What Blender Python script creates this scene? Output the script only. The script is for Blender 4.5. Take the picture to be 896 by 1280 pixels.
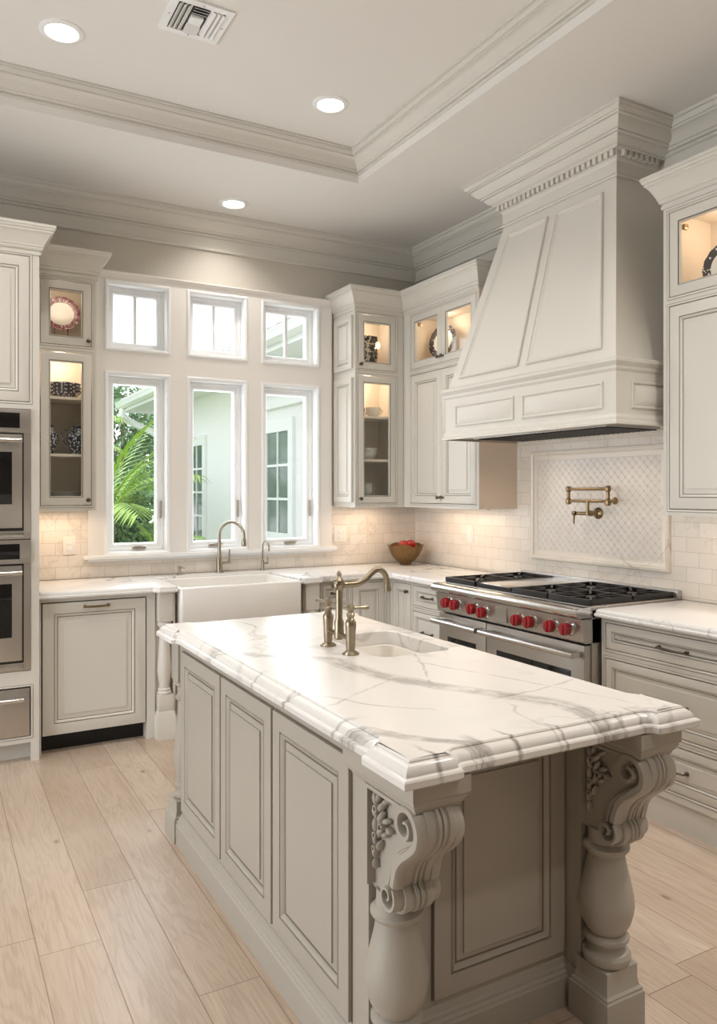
import bpy, bmesh, math, random
from mathutils import Vector, Matrix
random.seed(7)
PI = math.pi
for o in list(bpy.data.objects): bpy.data.objects.remove(o)
S = bpy.context.scene; C = S.collection
# ------------------------------------------------------------------ camera
F, CXP, HY, YAW = 968.43, 453.88, 615.0, 0.5102
cam = bpy.data.cameras.new('camera'); co = bpy.data.objects.new('camera', cam); C.objects.link(co)
co.location = (-3.4422, -5.2775, 1.4748); co.rotation_euler = (PI/2, 0, -YAW)
cam.sensor_fit = 'VERTICAL'; cam.sensor_height = 36; cam.lens = F*36/1280
cam.shift_x = (448-CXP)/1280; cam.shift_y = (HY-640)/1280
cam.clip_start = .05; cam.clip_end = 200
S.camera = co
# ------------------------------------------------------------------ world, lights, exposure
S.view_settings.view_transform = 'Standard'; S.view_settings.look = 'None'
S.view_settings.gamma = 1; S.view_settings.use_curve_mapping = False
S.view_settings.exposure = 0.32
w = bpy.data.worlds.new('sky'); S.world = w; w.use_nodes = True
nt = w.node_tree; nt.nodes.clear()
wo = nt.nodes.new('ShaderNodeOutputWorld'); bg = nt.nodes.new('ShaderNodeBackground')
tc = nt.nodes.new('ShaderNodeTexCoord'); sx = nt.nodes.new('ShaderNodeSeparateXYZ'); cr = nt.nodes.new('ShaderNodeValToRGB')
nt.links.new(tc.outputs['Generated'], sx.inputs[0]); nt.links.new(sx.outputs['Z'], cr.inputs[0])
cr.color_ramp.elements[0].color = (.93, .97, 1, 1); cr.color_ramp.elements[1].color = (.74, .87, 1, 1)
nt.links.new(cr.outputs[0], bg.inputs[0]); bg.inputs[1].default_value = 1.75
nt.links.new(bg.outputs[0], wo.inputs[0])
def light(name, typ, loc, energy, color=(1, 1, 1), rot=(0, 0, 0), **k):
    l = bpy.data.lights.new(name, typ); l.energy = energy; l.color = color
    for a, b in k.items(): setattr(l, a, b)
    o = bpy.data.objects.new(name, l); C.objects.link(o); o.location = loc; o.rotation_euler = rot
    return o
WARM = (1, .80, .62)
# area lamps: daylight at the sink windows; left one added outside made-up unseen doors
light('window_daylight', 'AREA', (-1.66, .32, 1.965), 27, (.90, .95, 1), (-PI/2, 0, 0), shape='RECTANGLE', size=1.7, size_y=2.0)
light('left_fill_light', 'AREA', (-6.45, -2.6, 1.25), 92, (.93, .97, 1), (0, -PI/2, 0), shape='RECTANGLE', size=2.4, size_y=3.1)

# ------------------------------------------------------------------ materials
def s2l(c): return tuple((x/12.92 if x <= .04045 else ((x+.055)/1.055)**2.4) for x in [v/255 for v in c])
def mat(name, rgb, rough=.4, metal=0, bump=0, bscale=60, coat=0, emit=None, es=0, var=0):
    m = bpy.data.materials.new(name); m.use_nodes = True; n = m.node_tree.nodes; l = m.node_tree.links
    b = n['Principled BSDF']; c = s2l(rgb)
    b.inputs['Base Color'].default_value = (*c, 1); b.inputs['Roughness'].default_value = rough; b.inputs['Metallic'].default_value = metal
    b.inputs['Coat Weight'].default_value = coat
    if emit: b.inputs['Emission Color'].default_value = (*emit, 1); b.inputs['Emission Strength'].default_value = es
    t = n.new('ShaderNodeTexCoord'); z = n.new('ShaderNodeTexNoise'); z.inputs['Scale'].default_value = bscale
    l.new(t.outputs['Object'], z.inputs['Vector'])
    if var:
        r = n.new('ShaderNodeMix'); r.data_type = 'RGBA'; r.inputs['A'].default_value = (*[x*(1-var) for x in c], 1); r.inputs['B'].default_value = (*[min(1, x*(1+var)) for x in c], 1)
        l.new(z.outputs['Fac'], r.inputs['Factor']); l.new(r.outputs['Result'], b.inputs['Base Color'])
    if bump:
        u = n.new('ShaderNodeBump'); u.inputs['Strength'].default_value = bump; u.inputs['Distance'].default_value = .002
        l.new(z.outputs['Fac'], u.inputs['Height']); l.new(u.outputs[0], b.inputs['Normal'])
    return m
class N:   # small node helper
    def __init__(s, m): s.m = m; s.n = m.node_tree.nodes; s.l = m.node_tree.links; s.b = s.n['Principled BSDF']
    def __call__(s, t, **k):
        x = s.n.new(t)
        for a, b in k.items(): setattr(x, a, b)
        return x
    def link(s, a, b): s.l.new(a, b)
    def math(s, op, a, b=None, c=None, clamp=False):
        x = s.n.new('ShaderNodeMath'); x.operation = op; x.use_clamp = clamp
        for i, v in enumerate((a, b, c)):
            if v is None: continue
            if isinstance(v, (int, float)): x.inputs[i].default_value = v
            else: s.l.new(v, x.inputs[i])
        return x.outputs[0]
    def noise(s, vec, scale, detail=4, rough=.5, dist=0):
        x = s.n.new('ShaderNodeTexNoise'); x.inputs['Scale'].default_value = scale; x.inputs['Detail'].default_value = detail
        x.inputs['Roughness'].default_value = rough; x.inputs['Distortion'].default_value = dist; s.l.new(vec, x.inputs['Vector']); return x
    def mix(s, f, a, b):
        x = s.n.new('ShaderNodeMix'); x.data_type = 'RGBA'
        for k, v in (('Factor', f), ('A', a), ('B', b)):
            if isinstance(v, (int, float)): x.inputs[k].default_value = v
            elif isinstance(v, tuple): x.inputs[k].default_value = (*v, 1) if len(v) == 3 else v
            else: s.l.new(v, x.inputs[k])
        return x.outputs['Result']
    def sm(s, v, a, b, c=0., d=1.):
        x = s.n.new('ShaderNodeMapRange'); x.interpolation_type = 'SMOOTHSTEP'
        s.l.new(v, x.inputs[0])
        for i, q in enumerate((a, b, c, d)): x.inputs[i+1].default_value = q
        return x.outputs[0]
def marble(name, base, vein, veins=(), org=(0, 0), gen=.5, rough=.24, edge=None):
    m = bpy.data.materials.new(name); m.use_nodes = True; g = N(m)
    t = g('ShaderNodeTexCoord').outputs['Object']
    n0 = g.noise(t, 2.2, 5, .55)
    off = g('ShaderNodeVectorMath', operation='MULTIPLY_ADD'); g.link(n0.outputs['Color'], off.inputs[0]); off.inputs[1].default_value = (.5, .5, .5); g.link(t, off.inputs[2])
    col = g.mix(g.sm(g.noise(t, 1.3, 3).outputs[0], .35, .7), base, tuple(x*.93 for x in base))
    # fine generic network
    for sc, wd, st in ((1.7, .012, gen), (4.1, .010, gen*.5)):
        nn = g.noise(off.outputs[0], sc, 3, .5)
        d = g.math('ABSOLUTE', g.math('SUBTRACT', nn.outputs[0], .5))
        v = g.sm(d, 0, wd*1.6, 1, 0)
        mask = g.sm(g.noise(t, 1.1, 2).outputs[0], .42, .6)
        col = g.mix(g.math('MULTIPLY', g.math('MULTIPLY', v, mask), st), col, vein)
    sp = g('ShaderNodeSeparateXYZ'); g.link(t, sp.inputs[0])
    nz = g.math('MULTIPLY', g.math('SUBTRACT', g.noise(t, 5, 4, .6).outputs[0], .5), .10)
    nz2 = g.math('MULTIPLY', g.math('SUBTRACT', g.noise(t, 24, 3, .6).outputs[0], .5), .012)
    for ax, pts, wd, st in veins:
        ai, bi = (0, 1) if ax == 'x' else (1, 0)        # value axis, parameter axis
        P = [(p[bi]-org[bi], p[ai]-org[ai]) for p in pts]; P.sort()
        lo, hi = P[0][0], P[-1][0]; vlo = min(p[1] for p in P)-.01; vhi = max(p[1] for p in P)+.01
        u = g.math('DIVIDE', g.math('SUBTRACT', sp.outputs[bi], lo), hi-lo, clamp=True)
        fc = g('ShaderNodeFloatCurve'); cv = fc.mapping.curves[0]
        Q = [((a-lo)/(hi-lo), (b-vlo)/(vhi-vlo)) for a, b in P]
        while len(cv.points) < len(Q): cv.points.new(.5, .5)
        for q, pt in zip(Q, cv.points): pt.location = q
        fc.mapping.update(); g.link(u, fc.inputs['Value'])
        f = g.math('MULTIPLY_ADD', fc.outputs[0], vhi-vlo, vlo)
        d = g.math('SUBTRACT', g.math('SUBTRACT', sp.outputs[ai], f), g.math('ADD', g.math('MULTIPLY', nz, .6), nz2))
        inr = g.math('MULTIPLY', g.sm(sp.outputs[bi], lo-.06, lo+.03), g.sm(sp.outputs[bi], hi-.03, hi+.06, 1, 0))
        band = g.math('MULTIPLY', g.sm(g.math('ABSOLUTE', d), wd*.3, wd*1.1, 1, 0), g.sm(g.noise(t, 14, 4, .6).outputs[0], .25, .6))
        col = g.mix(g.math('MULTIPLY', g.math('MULTIPLY', band, inr), st*.85), col, vein)
        for k in (-.8, -.3, .35, .75) if wd > .015 else (0,):
            e = g.math('ABSOLUTE', g.math('SUBTRACT', d, g.math('MULTIPLY_ADD', nz, .25, k*wd)))
            ln = g.sm(e, .0003, .004, 1, 0)
            brk = g.sm(g.noise(t, 7+3*k, 3).outputs[0], .38, .62)
            col = g.mix(g.math('MULTIPLY', g.math('MULTIPLY', g.math('MULTIPLY', ln, inr), brk), st*.75), col, tuple(x*.72 for x in vein))
    g.link(col, g.b.inputs['Base Color']); g.b.inputs['Roughness'].default_value = rough
    g.b.inputs['Coat Weight'].default_value = 0
    return m
def tile_mat(name, axes, tw=.152, th=.0775):
    m = bpy.data.materials.new(name); m.use_nodes = True; g = N(m)
    t = g('ShaderNodeTexCoord').outputs['Object']; sp = g('ShaderNodeSeparateXYZ'); g.link(t, sp.inputs[0])
    cb = g('ShaderNodeCombineXYZ'); g.link(sp.outputs[axes[0]], cb.inputs[0]); g.link(sp.outputs[axes[1]], cb.inputs[1])
    br = g('ShaderNodeTexBrick'); g.link(cb.outputs[0], br.inputs['Vector'])
    br.inputs['Scale'].default_value = 1; br.inputs['Brick Width'].default_value = tw; br.inputs['Row Height'].default_value = th
    br.inputs['Mortar Size'].default_value = .0016; br.inputs['Mortar Smooth'].default_value = .3; br.offset = .5; br.inputs['Bias'].default_value = 0
    br.inputs['Color1'].default_value = (*s2l((238, 230, 220)), 1); br.inputs['Color2'].default_value = (*s2l((230, 221, 209)), 1); br.inputs['Mortar'].default_value = (*s2l((208, 196, 182)), 1)
    n0 = g.noise(t, 3, 5, .6, 1.2)
    v = g.sm(g.math('ABSOLUTE', g.math('SUBTRACT', n0.outputs[0], .5)), 0, .03, 1, 0)
    v = g.math('MULTIPLY', v, g.sm(g.noise(t, 2.1, 2).outputs[0], .4, .62))
    col = g.mix(g.math('MULTIPLY', v, .22), br.outputs['Color'], s2l((165, 155, 145)))
    g.link(col, g.b.inputs['Base Color']); g.b.inputs['Roughness'].default_value = .28
    bu = g('ShaderNodeBump'); bu.invert = True; bu.inputs['Strength'].default_value = .5; bu.inputs['Distance'].default_value = .002
    g.link(br.outputs['Fac'], bu.inputs['Height']); g.link(bu.outputs[0], g.b.inputs['Normal'])
    return m
def mosaic_mat():
    m = bpy.data.materials.new('arabesque_marble_mosaic'); m.use_nodes = True; g = N(m)
    t = g('ShaderNodeTexCoord').outputs['Object']; sp = g('ShaderNodeSeparateXYZ'); g.link(t, sp.inputs[0])
    a = g.math('MULTIPLY', sp.outputs[0], 2*PI/.052); b = g.math('MULTIPLY', sp.outputs[2], 2*PI/.052)
    # lantern outline: level set of cos+cos with a ripple
    f = g.math('ADD', g.math('COSINE', a), g.math('COSINE', b))
    rip = g.math('MULTIPLY', g.math('MULTIPLY', g.math('SINE', g.math('MULTIPLY', a, 1)), g.math('SINE', g.math('MULTIPLY', b, 2))), .28)
    d = g.math('ABSOLUTE', g.math('ADD', f, rip))
    ln = g.sm(d, .05, .24, 1, 0)
    cellc = g.noise(t, 22, 1).outputs[0]
    base = g.mix(cellc, s2l((238, 232, 224)), s2l((222, 213, 202)))
    col = g.mix(g.math('MULTIPLY', ln, .4), base, s2l((198, 178, 158)))
    g.link(col, g.b.inputs['Base Color']); g.b.inputs['Roughness'].default_value = .25
    bu = g('ShaderNodeBump'); bu.invert = True; bu.inputs['Strength'].default_value = .6; bu.inputs['Distance'].default_value = .003
    g.link(ln, bu.inputs['Height']); g.link(bu.outputs[0], g.b.inputs['Normal'])
    return m
def floor_mat():
    m = bpy.data.materials.new('white_oak_planks'); m.use_nodes = True; g = N(m)
    t = g('ShaderNodeTexCoord').outputs['Object']; sp = g('ShaderNodeSeparateXYZ'); g.link(t, sp.inputs[0])
    W, L = .192, 2.1
    xr = g.math('DIVIDE', g.math('ADD', sp.outputs[0], 3.14), W); row = g.math('FLOOR', xr); fx = g.math('FRACT', xr)
    wn = g('ShaderNodeTexWhiteNoise', noise_dimensions='1D'); g.link(row, wn.inputs['W'])
    yr = g.math('ADD', g.math('DIVIDE', sp.outputs[1], L), g.math('MULTIPLY', wn.outputs[0], 7.3)); col_i = g.math('FLOOR', yr); fy = g.math('FRACT', yr)
    wn2 = g('ShaderNodeTexWhiteNoise', noise_dimensions='2D'); cb = g('ShaderNodeCombineXYZ'); g.link(row, cb.inputs[0]); g.link(col_i, cb.inputs[1]); g.link(cb.outputs[0], wn2.inputs['Vector'])
    # grain: stretched along Y, shifted by plank
    gv = g('ShaderNodeCombineXYZ'); g.link(g.math('MULTIPLY', sp.outputs[0], 9), gv.inputs[0]); g.link(g.math('MULTIPLY', sp.outputs[1], .9), gv.inputs[1]); g.link(g.math('MULTIPLY', wn2.outputs[0], 37), gv.inputs[2])
    n1 = g.noise(gv.outputs[0], 1.2, 3, .5, .5)
    rings = g.math('SINE', g.math('MULTIPLY', n1.outputs[0], 75))
    gv2 = g('ShaderNodeCombineXYZ'); g.link(g.math('MULTIPLY', sp.outputs[0], 130), gv2.inputs[0]); g.link(g.math('MULTIPLY', sp.outputs[1], 5), gv2.inputs[1]); g.link(wn2.outputs[0], gv2.inputs[2])
    fine = g.noise(gv2.outputs[0], 1, 3, .6)
    base = g.mix(wn2.outputs[0], s2l((206, 188, 170)), s2l((186, 165, 145)))
    gr = g.math('ADD', g.math('MULTIPLY', g.sm(rings, -.3, 1), .26), g.math('MULTIPLY', g.sm(fine.outputs[0], .4, .75), .35))
    c = g.mix(gr, base, s2l((158, 134, 112)))
    pale = g.sm(g.noise(t, 1.3, 3).outputs[0], .45, .7); c = g.mix(g.math('MULTIPLY', pale, .3), c, s2l((216, 206, 196)))
    # knots
    vo = g('ShaderNodeTexVoronoi'); vo.inputs['Scale'].default_value = 1.0; kv = g('ShaderNodeCombineXYZ'); g.link(g.math('MULTIPLY', sp.outputs[0], 4.2), kv.inputs[0]); g.link(g.math('MULTIPLY', sp.outputs[1], 2.1), kv.inputs[1]); g.link(kv.outputs[0], vo.inputs['Vector'])
    kn = g.sm(vo.outputs['Distance'], .02, .07, 1, 0); c = g.mix(g.math('MULTIPLY', kn, .65), c, s2l((112, 84, 62)))
    ex = g.math('MINIMUM', fx, g.math('SUBTRACT', 1, fx)); ey = g.math('MINIMUM', fy, g.math('SUBTRACT', 1, fy))
    gap = g.math('MAXIMUM', g.sm(ex, .004, .012, 1, 0), g.sm(ey, .0004, .0012, 1, 0))
    c = g.mix(g.math('MULTIPLY', gap, .75), c, s2l((120, 96, 74)))
    g.link(c, g.b.inputs['Base Color'])
    g.b.inputs['Roughness'].default_value = .33; g.b.inputs['Coat Weight'].default_value = .35; g.b.inputs['Coat Roughness'].default_value = .3
    bu = g('ShaderNodeBump'); bu.inputs['Strength'].default_value = .25; bu.inputs['Distance'].default_value = .002
    g.link(g.math('SUBTRACT', g.math('MULTIPLY', fine.outputs[0], -.25), gap), bu.inputs['Height']); g.link(bu.outputs[0], g.b.inputs['Normal'])
    return m
def glass_mat(name, tint=(1, 1, 1), refl=.08):
    m = bpy.data.materials.new(name); m.use_nodes = True; n = m.node_tree.nodes; l = m.node_tree.links
    n.remove(n['Principled BSDF']); out = n['Material Output']
    a = n.new('ShaderNodeBsdfTransparent'); a.inputs[0].default_value = (*tint, 1)
    b = n.new('ShaderNodeBsdfGlossy'); b.inputs['Roughness'].default_value = .01
    lw = n.new('ShaderNodeLayerWeight'); lw.inputs[0].default_value = .5; mx = n.new('ShaderNodeMixShader')
    pw = n.new('ShaderNodeMath'); pw.operation = 'POWER'; pw.inputs[1].default_value = 5; l.new(lw.outputs['Facing'], pw.inputs[0])
    f = n.new('ShaderNodeMath'); f.operation = 'MULTIPLY_ADD'; f.inputs[1].default_value = .9; f.inputs[2].default_value = .035; l.new(pw.outputs[0], f.inputs[0])
    l.new(f.outputs[0], mx.inputs[0]); l.new(a.outputs[0], mx.inputs[1]); l.new(b.outputs[0], mx.inputs[2]); l.new(mx.outputs[0], out.inputs[0])
    return m
def pattern_mat(name, base, ink, scale, thr=.5, wave=False):
    m = bpy.data.materials.new(name); m.use_nodes = True; g = N(m); t = g('ShaderNodeTexCoord').outputs['Object']
    v = g('ShaderNodeTexVoronoi'); v.inputs['Scale'].default_value = scale; g.link(t, v.inputs['Vector'])
    n1 = g.noise(t, scale*.8, 2, .6)
    f = g.sm(g.math('ADD', v.outputs['Distance'], g.math('MULTIPLY', n1.outputs[0], .5)), thr, thr+.08)
    g.link(g.mix(f, s2l(base), s2l(ink)), g.b.inputs['Base Color']); g.b.inputs['Roughness'].default_value = .18
    return m
M = {}
M['wall'] = mat('wall_paint', (199, 193, 182), .6, bump=.1, bscale=200)
M['ceil'] = mat('ceiling_paint', (228, 225, 220), .65, bump=.1, bscale=200)
M['trim'] = mat('crown_trim_paint', (212, 208, 199), .4)
M['white'] = mat('white_window_paint', (246, 247, 247), .3)
M['casing'] = mat('casing_paint', (242, 238, 233), .38)
M['cab'] = mat('cabinet_paint', (214, 210, 201), .38, bump=.04, bscale=90)
M['isl'] = mat('island_paint', (170, 163, 152), .4, bump=.04, bscale=90)
M['glaze'] = mat('brown_glaze', (108, 96, 80), .5)
M['dark'] = mat('dark_gap', (38, 33, 28), .7)
M['black'] = mat('black_void', (12, 11, 10), .5)
M['cabin'] = mat('cabinet_interior', (236, 224, 208), .5)
M['cream'] = mat('cream_laminate_side', (236, 218, 198), .5)
M['steel'] = mat('brushed_steel', (196, 192, 187), .3, .95, bump=.05, bscale=300)
M['steel2'] = mat('polished_steel', (205, 203, 200), .18, 1)
M['nickel'] = mat('brushed_nickel', (172, 164, 150), .26, 1)
M['antique'] = mat('aged_nickel', (150, 138, 118), .3, 1, var=.15, bscale=80)
M['brass'] = mat('antique_brass', (150, 128, 96), .3, 1, var=.2, bscale=90)
M['iron'] = mat('black_cast_iron', (40, 38, 38), .42, .3, bump=.2, bscale=300)
M['pewter'] = mat('dark_pewter', (110, 102, 92), .32, 1)
M['red'] = mat('red_knob', (150, 22, 32), .25, coat=.6)
M['oglass'] = mat('black_oven_glass', (14, 13, 13), .06)
M['sink'] = mat('white_fireclay', (238, 235, 230), .12, coat=.5)
M['sink2'] = mat('white_basin', (232, 226, 216), .2, coat=.3)
M['china'] = mat('white_china', (236, 234, 228), .15, coat=.4)
M['bluew'] = pattern_mat('blue_transfer_china', (226, 226, 226), (60, 62, 84), 70, .62)
M['blackw'] = pattern_mat('black_white_print', (32, 31, 31), (214, 206, 190), 40, .80)
M['platered'] = pattern_mat('red_rim_china', (240, 230, 220), (132, 52, 62), 75, .5)
M['platedk'] = pattern_mat('dark_rim_china', (236, 230, 222), (62, 56, 60), 60, .48)
M['bowl'] = mat('woven_bronze_bowl', (128, 100, 62), .4, .6, bump=1, bscale=70, var=.45)
M['apple'] = mat('red_apple', (176, 34, 22), .35, coat=.2, var=.35, bscale=9)
M['stem'] = mat('fruit_stem', (80, 60, 35), .6)
M['glass'] = glass_mat('window_glass')
M['cglass'] = glass_mat('cabinet_glass', (.97, .98, .97))
M['lamp'] = mat('lamp_lens', (255, 245, 230), .5, emit=(1, .88, .74), es=9)
M['plastic'] = mat('white_plastic', (238, 232, 222), .35)
M['ventw'] = mat('white_enamel', (236, 236, 234), .4)
M['vdark'] = mat('duct_dark', (60, 58, 56), .7)
M['floor'] = floor_mat()
M['tileB'] = tile_mat('marble_subway_back', (0, 2)); M['tileR'] = tile_mat('marble_subway_side', (0, 2))
M['mosaic'] = mosaic_mat()
M['mtrim'] = marble('cream_marble_trim', s2l((236, 226, 212)), s2l((176, 152, 126)), gen=.4, rough=.2)
M['stone'] = marble('perimeter_marble', s2l((230, 228, 225)), s2l((146, 143, 143)), gen=.9)
IV = [('x', [(-2.56, -2.55), (-2.42, -2.80), (-2.264, -2.952), (-2.254, -3.08), (-2.197, -3.318), (-2.162, -3.393), (-2.043, -3.603), (-1.986, -3.727), (-1.99, -3.94)], .048, .62),
      ('x', [(-2.62, -3.56), (-2.541, -3.671), (-2.476, -3.777), (-2.383, -3.874), (-2.33, -3.95)], .030, .65),
      ('x', [(-2.60, -3.18), (-2.456, -3.409), (-2.41, -3.50), (-2.30, -3.60)], .009, .35),
      ('y', [(-2.50, -3.44), (-2.37, -3.36), (-2.24, -3.28)], .009, .35),
      ('y', [(-2.10, -3.60), (-1.90, -3.58), (-1.66, -3.52)], .009, .4),
      ('x', [(-2.083, -3.69), (-2.14, -3.80), (-2.134, -3.94)], .008, .38),
      ('x', [(-1.90, -2.90), (-1.944, -2.982), (-2.06, -3.20), (-2.15, -3.37)], .008, .38),
      ('x', [(-2.02, -3.15), (-1.99, -3.241), (-1.90, -3.45), (-1.857, -3.606), (-1.80, -3.80)], .008, .38),
      ('x', [(-2.4, -1.95), (-2.25, -2.2), (-2.3, -2.4), (-2.1, -2.6)], .009, .4)]
for vx, wd_ in ((-2.505, .010), (-2.36, .020), (-2.27, .008), (-2.13, .008), (-1.99, .030), (-1.93, .012), (-1.86, .008)):
    IV.append(('x', [(vx, -3.86), (vx+.012, -3.90), (vx-.006, -3.95)], wd_, .75))
IV += [('y', [(-2.60, -2.45), (-2.56, -2.44), (-2.53, -2.43)], .018, .3), ('y', [(-2.60, -2.98), (-2.56, -3.0), (-2.53, -3.01)], .012, .4), ('y', [(-2.60, -3.22), (-2.56, -3.24), (-2.53, -3.25)], .014, .45), ('y', [(-2.60, -3.55), (-2.56, -3.56), (-2.53, -3.58)], .012, .5)]
IO = (-2.13, -2.93)
M['istone'] = marble('island_marble', s2l((226, 222, 217)), s2l((132, 125, 118)), IV, IO, gen=.35)
M['leaf'] = mat('leaf_green', (156, 188, 124), .5, var=.35, bscale=3)
M['leaf2'] = mat('leaf_dark_green', (126, 158, 112), .5, var=.4, bscale=3)
M['frond'] = mat('palm_frond', (180, 210, 100), .45, var=.25, bscale=4)
M['trunk'] = mat('palm_trunk', (150, 132, 92), .7, var=.2, bscale=20)
M['stucco'] = mat('white_stucco', (240, 240, 238), .8)
M['roof'] = mat('clay_roof_tile', (196, 178, 168), .8, var=.2, bscale=8)
M['soil'] = mat('outdoor_ground', (150, 156, 118), .9, var=.15, bscale=5)
M['extglass'] = mat('green_mottled_glass', (104, 122, 112), .1, var=.4, bscale=2)  # opaque green with random tonal variation

# ------------------------------------------------------------------ mesh helpers
RW = Matrix.Rotation(-PI/2, 4, 'Z')           # wall frame of the range wall: (a, d, z) -> world (d, -a, z)
def offs(P, d, closed=True):
    n = len(P); out = []
    for i in range(n):
        p = Vector(P[i])
        e1 = (p-Vector(P[i-1])) if (closed or i > 0) else None
        e2 = (Vector(P[(i+1) % n])-p) if (closed or i < n-1) else None
        if e1 is None: e1 = e2
        if e2 is None: e2 = e1
        e1 = e1.normalized(); e2 = e2.normalized()
        n1 = Vector((e1.y, -e1.x)); n2 = Vector((e2.y, -e2.x)); m = n1+n2
        k = m.length_squared
        m = n1 if k < 1e-6 else m*(2/k)
        out.append((p.x+m.x*d, p.y+m.y*d))
    return out
class MB:
    def __init__(s, rw=False): s.bm = bmesh.new(); s.rw = rw
    def face(s, vs, mi=0):
        try: f = s.bm.faces.new(vs); f.material_index = mi; return f
        except ValueError: return None
    def loft(s, rings, closed=True, caps=(False, False), mats=None, mi=0):
        V = [[s.bm.verts.new(p) for p in r] for r in rings]
        for k in range(len(V)-1):
            a, b = V[k], V[k+1]; n = len(a); m = mats[k] if mats else mi
            for i in range(n if closed else n-1):
                j = (i+1) % n; s.face((a[i], a[j], b[j], b[i]), m)
        if caps[0]: s.face(V[0][::-1], mats[0] if mats else mi)
        if caps[1]: s.face(V[-1], mats[-1] if mats else mi)
        return s
    def box(s, x0, x1, y0, y1, z0, z1, mi=0, b=0):
        r = bmesh.ops.create_cube(s.bm, size=1, matrix=Matrix.Translation(((x0+x1)/2, (y0+y1)/2, (z0+z1)/2)) @ Matrix.Diagonal((abs(x1-x0), abs(y1-y0), abs(z1-z0), 1)))
        fs = set(f for v in r['verts'] for f in v.link_faces)
        for f in fs: f.material_index = mi
        if b:
            es = list(set(e for v in r['verts'] for e in v.link_edges))
            rr = bmesh.ops.bevel(s.bm, geom=es, offset=b, segments=2, affect='EDGES', profile=.6)
            for f in rr['faces']: f.material_index = mi
        return s
    def lathe(s, prof, c=(0, 0, 0), seg=24, T=None, mi=0, caps=(True, True)):
        R = []
        for r, z in prof:
            ring = [Vector((r*math.cos(2*PI*i/seg), r*math.sin(2*PI*i/seg), z)) for i in range(seg)]
            if T: ring = [T @ p for p in ring]
            R.append([p+Vector(c) for p in ring])
        return s.loft(R, caps=caps, mi=mi)
    def tube(s, pts, r, seg=10, mi=0, caps=(True, True)):
        pts = [Vector(p) for p in pts]; n = len(pts)
        rs = r if isinstance(r, (list, tuple)) else [r]*n
        up = None; R = []
        for i in range(n):
            t = (pts[min(i+1, n-1)]-pts[max(i-1, 0)]).normalized()
            if up is None: up = t.orthogonal().normalized()
            up = (up-t*up.dot(t)).normalized(); sd = t.cross(up)
            R.append([pts[i]+(up*math.cos(2*PI*k/seg)+sd*math.sin(2*PI*k/seg))*rs[i] for k in range(seg)])
        return s.loft(R, caps=caps, mi=mi)
    def panel(s, poly, rings, mp, mats=None, caps=(True, True)):
        """poly CCW (u,v); rings [(inset, out)] -> concentric offsets"""
        R = [[mp(u, v, d) for u, v in offs(poly, -ins)] for ins, d in rings]
        return s.loft(R, caps=caps, mats=mats)
    def sweep(s, path, prof, closed=False, caps=True, mats=None, mp=None, mi=0):
        """prof [(out, z)], out to the right of travel"""
        mp = mp or (lambda x, y, z: (x, y, z)); R = []
        O = [[mp(x, y, z) for x, y in offs(path, o, closed)] for o, z in prof]
        V = [[s.bm.verts.new(p) for p in r] for r in O]; n = len(path)
        for k in range(len(V)-1):
            for i in range(n if closed else n-1):
                j = (i+1) % n; s.face((V[k][i], V[k][j], V[k+1][j], V[k+1][i]), mats[k] if mats else mi)
        if not closed and caps:
            s.face([r[0] for r in V], mi); s.face([r[-1] for r in V][::-1], mi)
        return s
    def grid(s, xs, zs, hole, y0, y1, mi=0, mp=None):
        """slab between y0 (front) and y1 with rectangular holes; hole(xc,zc)->bool"""
        mp = mp or (lambda u, v, d: (u, d, v))
        xs = sorted(set(xs)); zs = sorted(set(zs)); nx, nz = len(xs)-1, len(zs)-1
        H = [[hole((xs[i]+xs[i+1])/2, (zs[j]+zs[j+1])/2) for j in range(nz)] for i in range(nx)]
        V = {}
        def v(i, j, d):
            k = (i, j, d)
            if k not in V: V[k] = s.bm.verts.new(mp(xs[i], zs[j], y0 if d == 0 else y1))
            return V[k]
        for i in range(nx):
            for j in range(nz):
                if H[i][j]: continue
                s.face((v(i, j, 0), v(i+1, j, 0), v(i+1, j+1, 0), v(i, j+1, 0)), mi); s.face((v(i, j+1, 1), v(i+1, j+1, 1), v(i+1, j, 1), v(i, j, 1)), mi)
                for (di, dj, a, b) in ((-1, 0, (i, j), (i, j+1)), (1, 0, (i+1, j), (i+1, j+1)), (0, -1, (i, j), (i+1, j)), (0, 1, (i, j+1), (i+1, j+1))):
                    ii, jj = i+di, j+dj
                    if ii < 0 or jj < 0 or ii >= nx or jj >= nz or H[ii][jj]:
                        s.face((v(*a, 0), v(*b, 0), v(*b, 1), v(*a, 1)), mi)
        return s
    def build(s, name, mats, parent=None, kind=None, ang=32, loc=None, weld=False):
        bm = s.bm
        if s.rw: bmesh.ops.transform(bm, matrix=RW, verts=bm.verts)
        root = parent
        while root and root.parent: root = root.parent
        o_loc = None
        if root: bmesh.ops.transform(bm, matrix=(Matrix.Translation(root.location) @ Matrix.Rotation(root.rotation_euler.z, 4, 'Z')).inverted(), verts=bm.verts)
        elif loc is not None: bmesh.ops.translate(bm, vec=-Vector(loc), verts=bm.verts)
        if weld: bmesh.ops.remove_doubles(bm, verts=bm.verts, dist=1e-5)
        bmesh.ops.recalc_face_normals(bm, faces=bm.faces)
        for f in bm.faces: f.smooth = True
        for e in bm.edges:
            if len(e.link_faces) == 2 and e.calc_face_angle(0) > math.radians(ang): e.smooth = False
        me = bpy.data.meshes.new(name); bm.to_mesh(me); bm.free()
        for m in (mats if isinstance(mats, (list, tuple)) else [mats]): me.materials.append(M[m])
        o = bpy.data.objects.new(name, me); C.objects.link(o)
        if parent: o.parent = parent
        elif loc is not None: o.location = loc
        if kind: o['kind'] = kind
        return o
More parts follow.
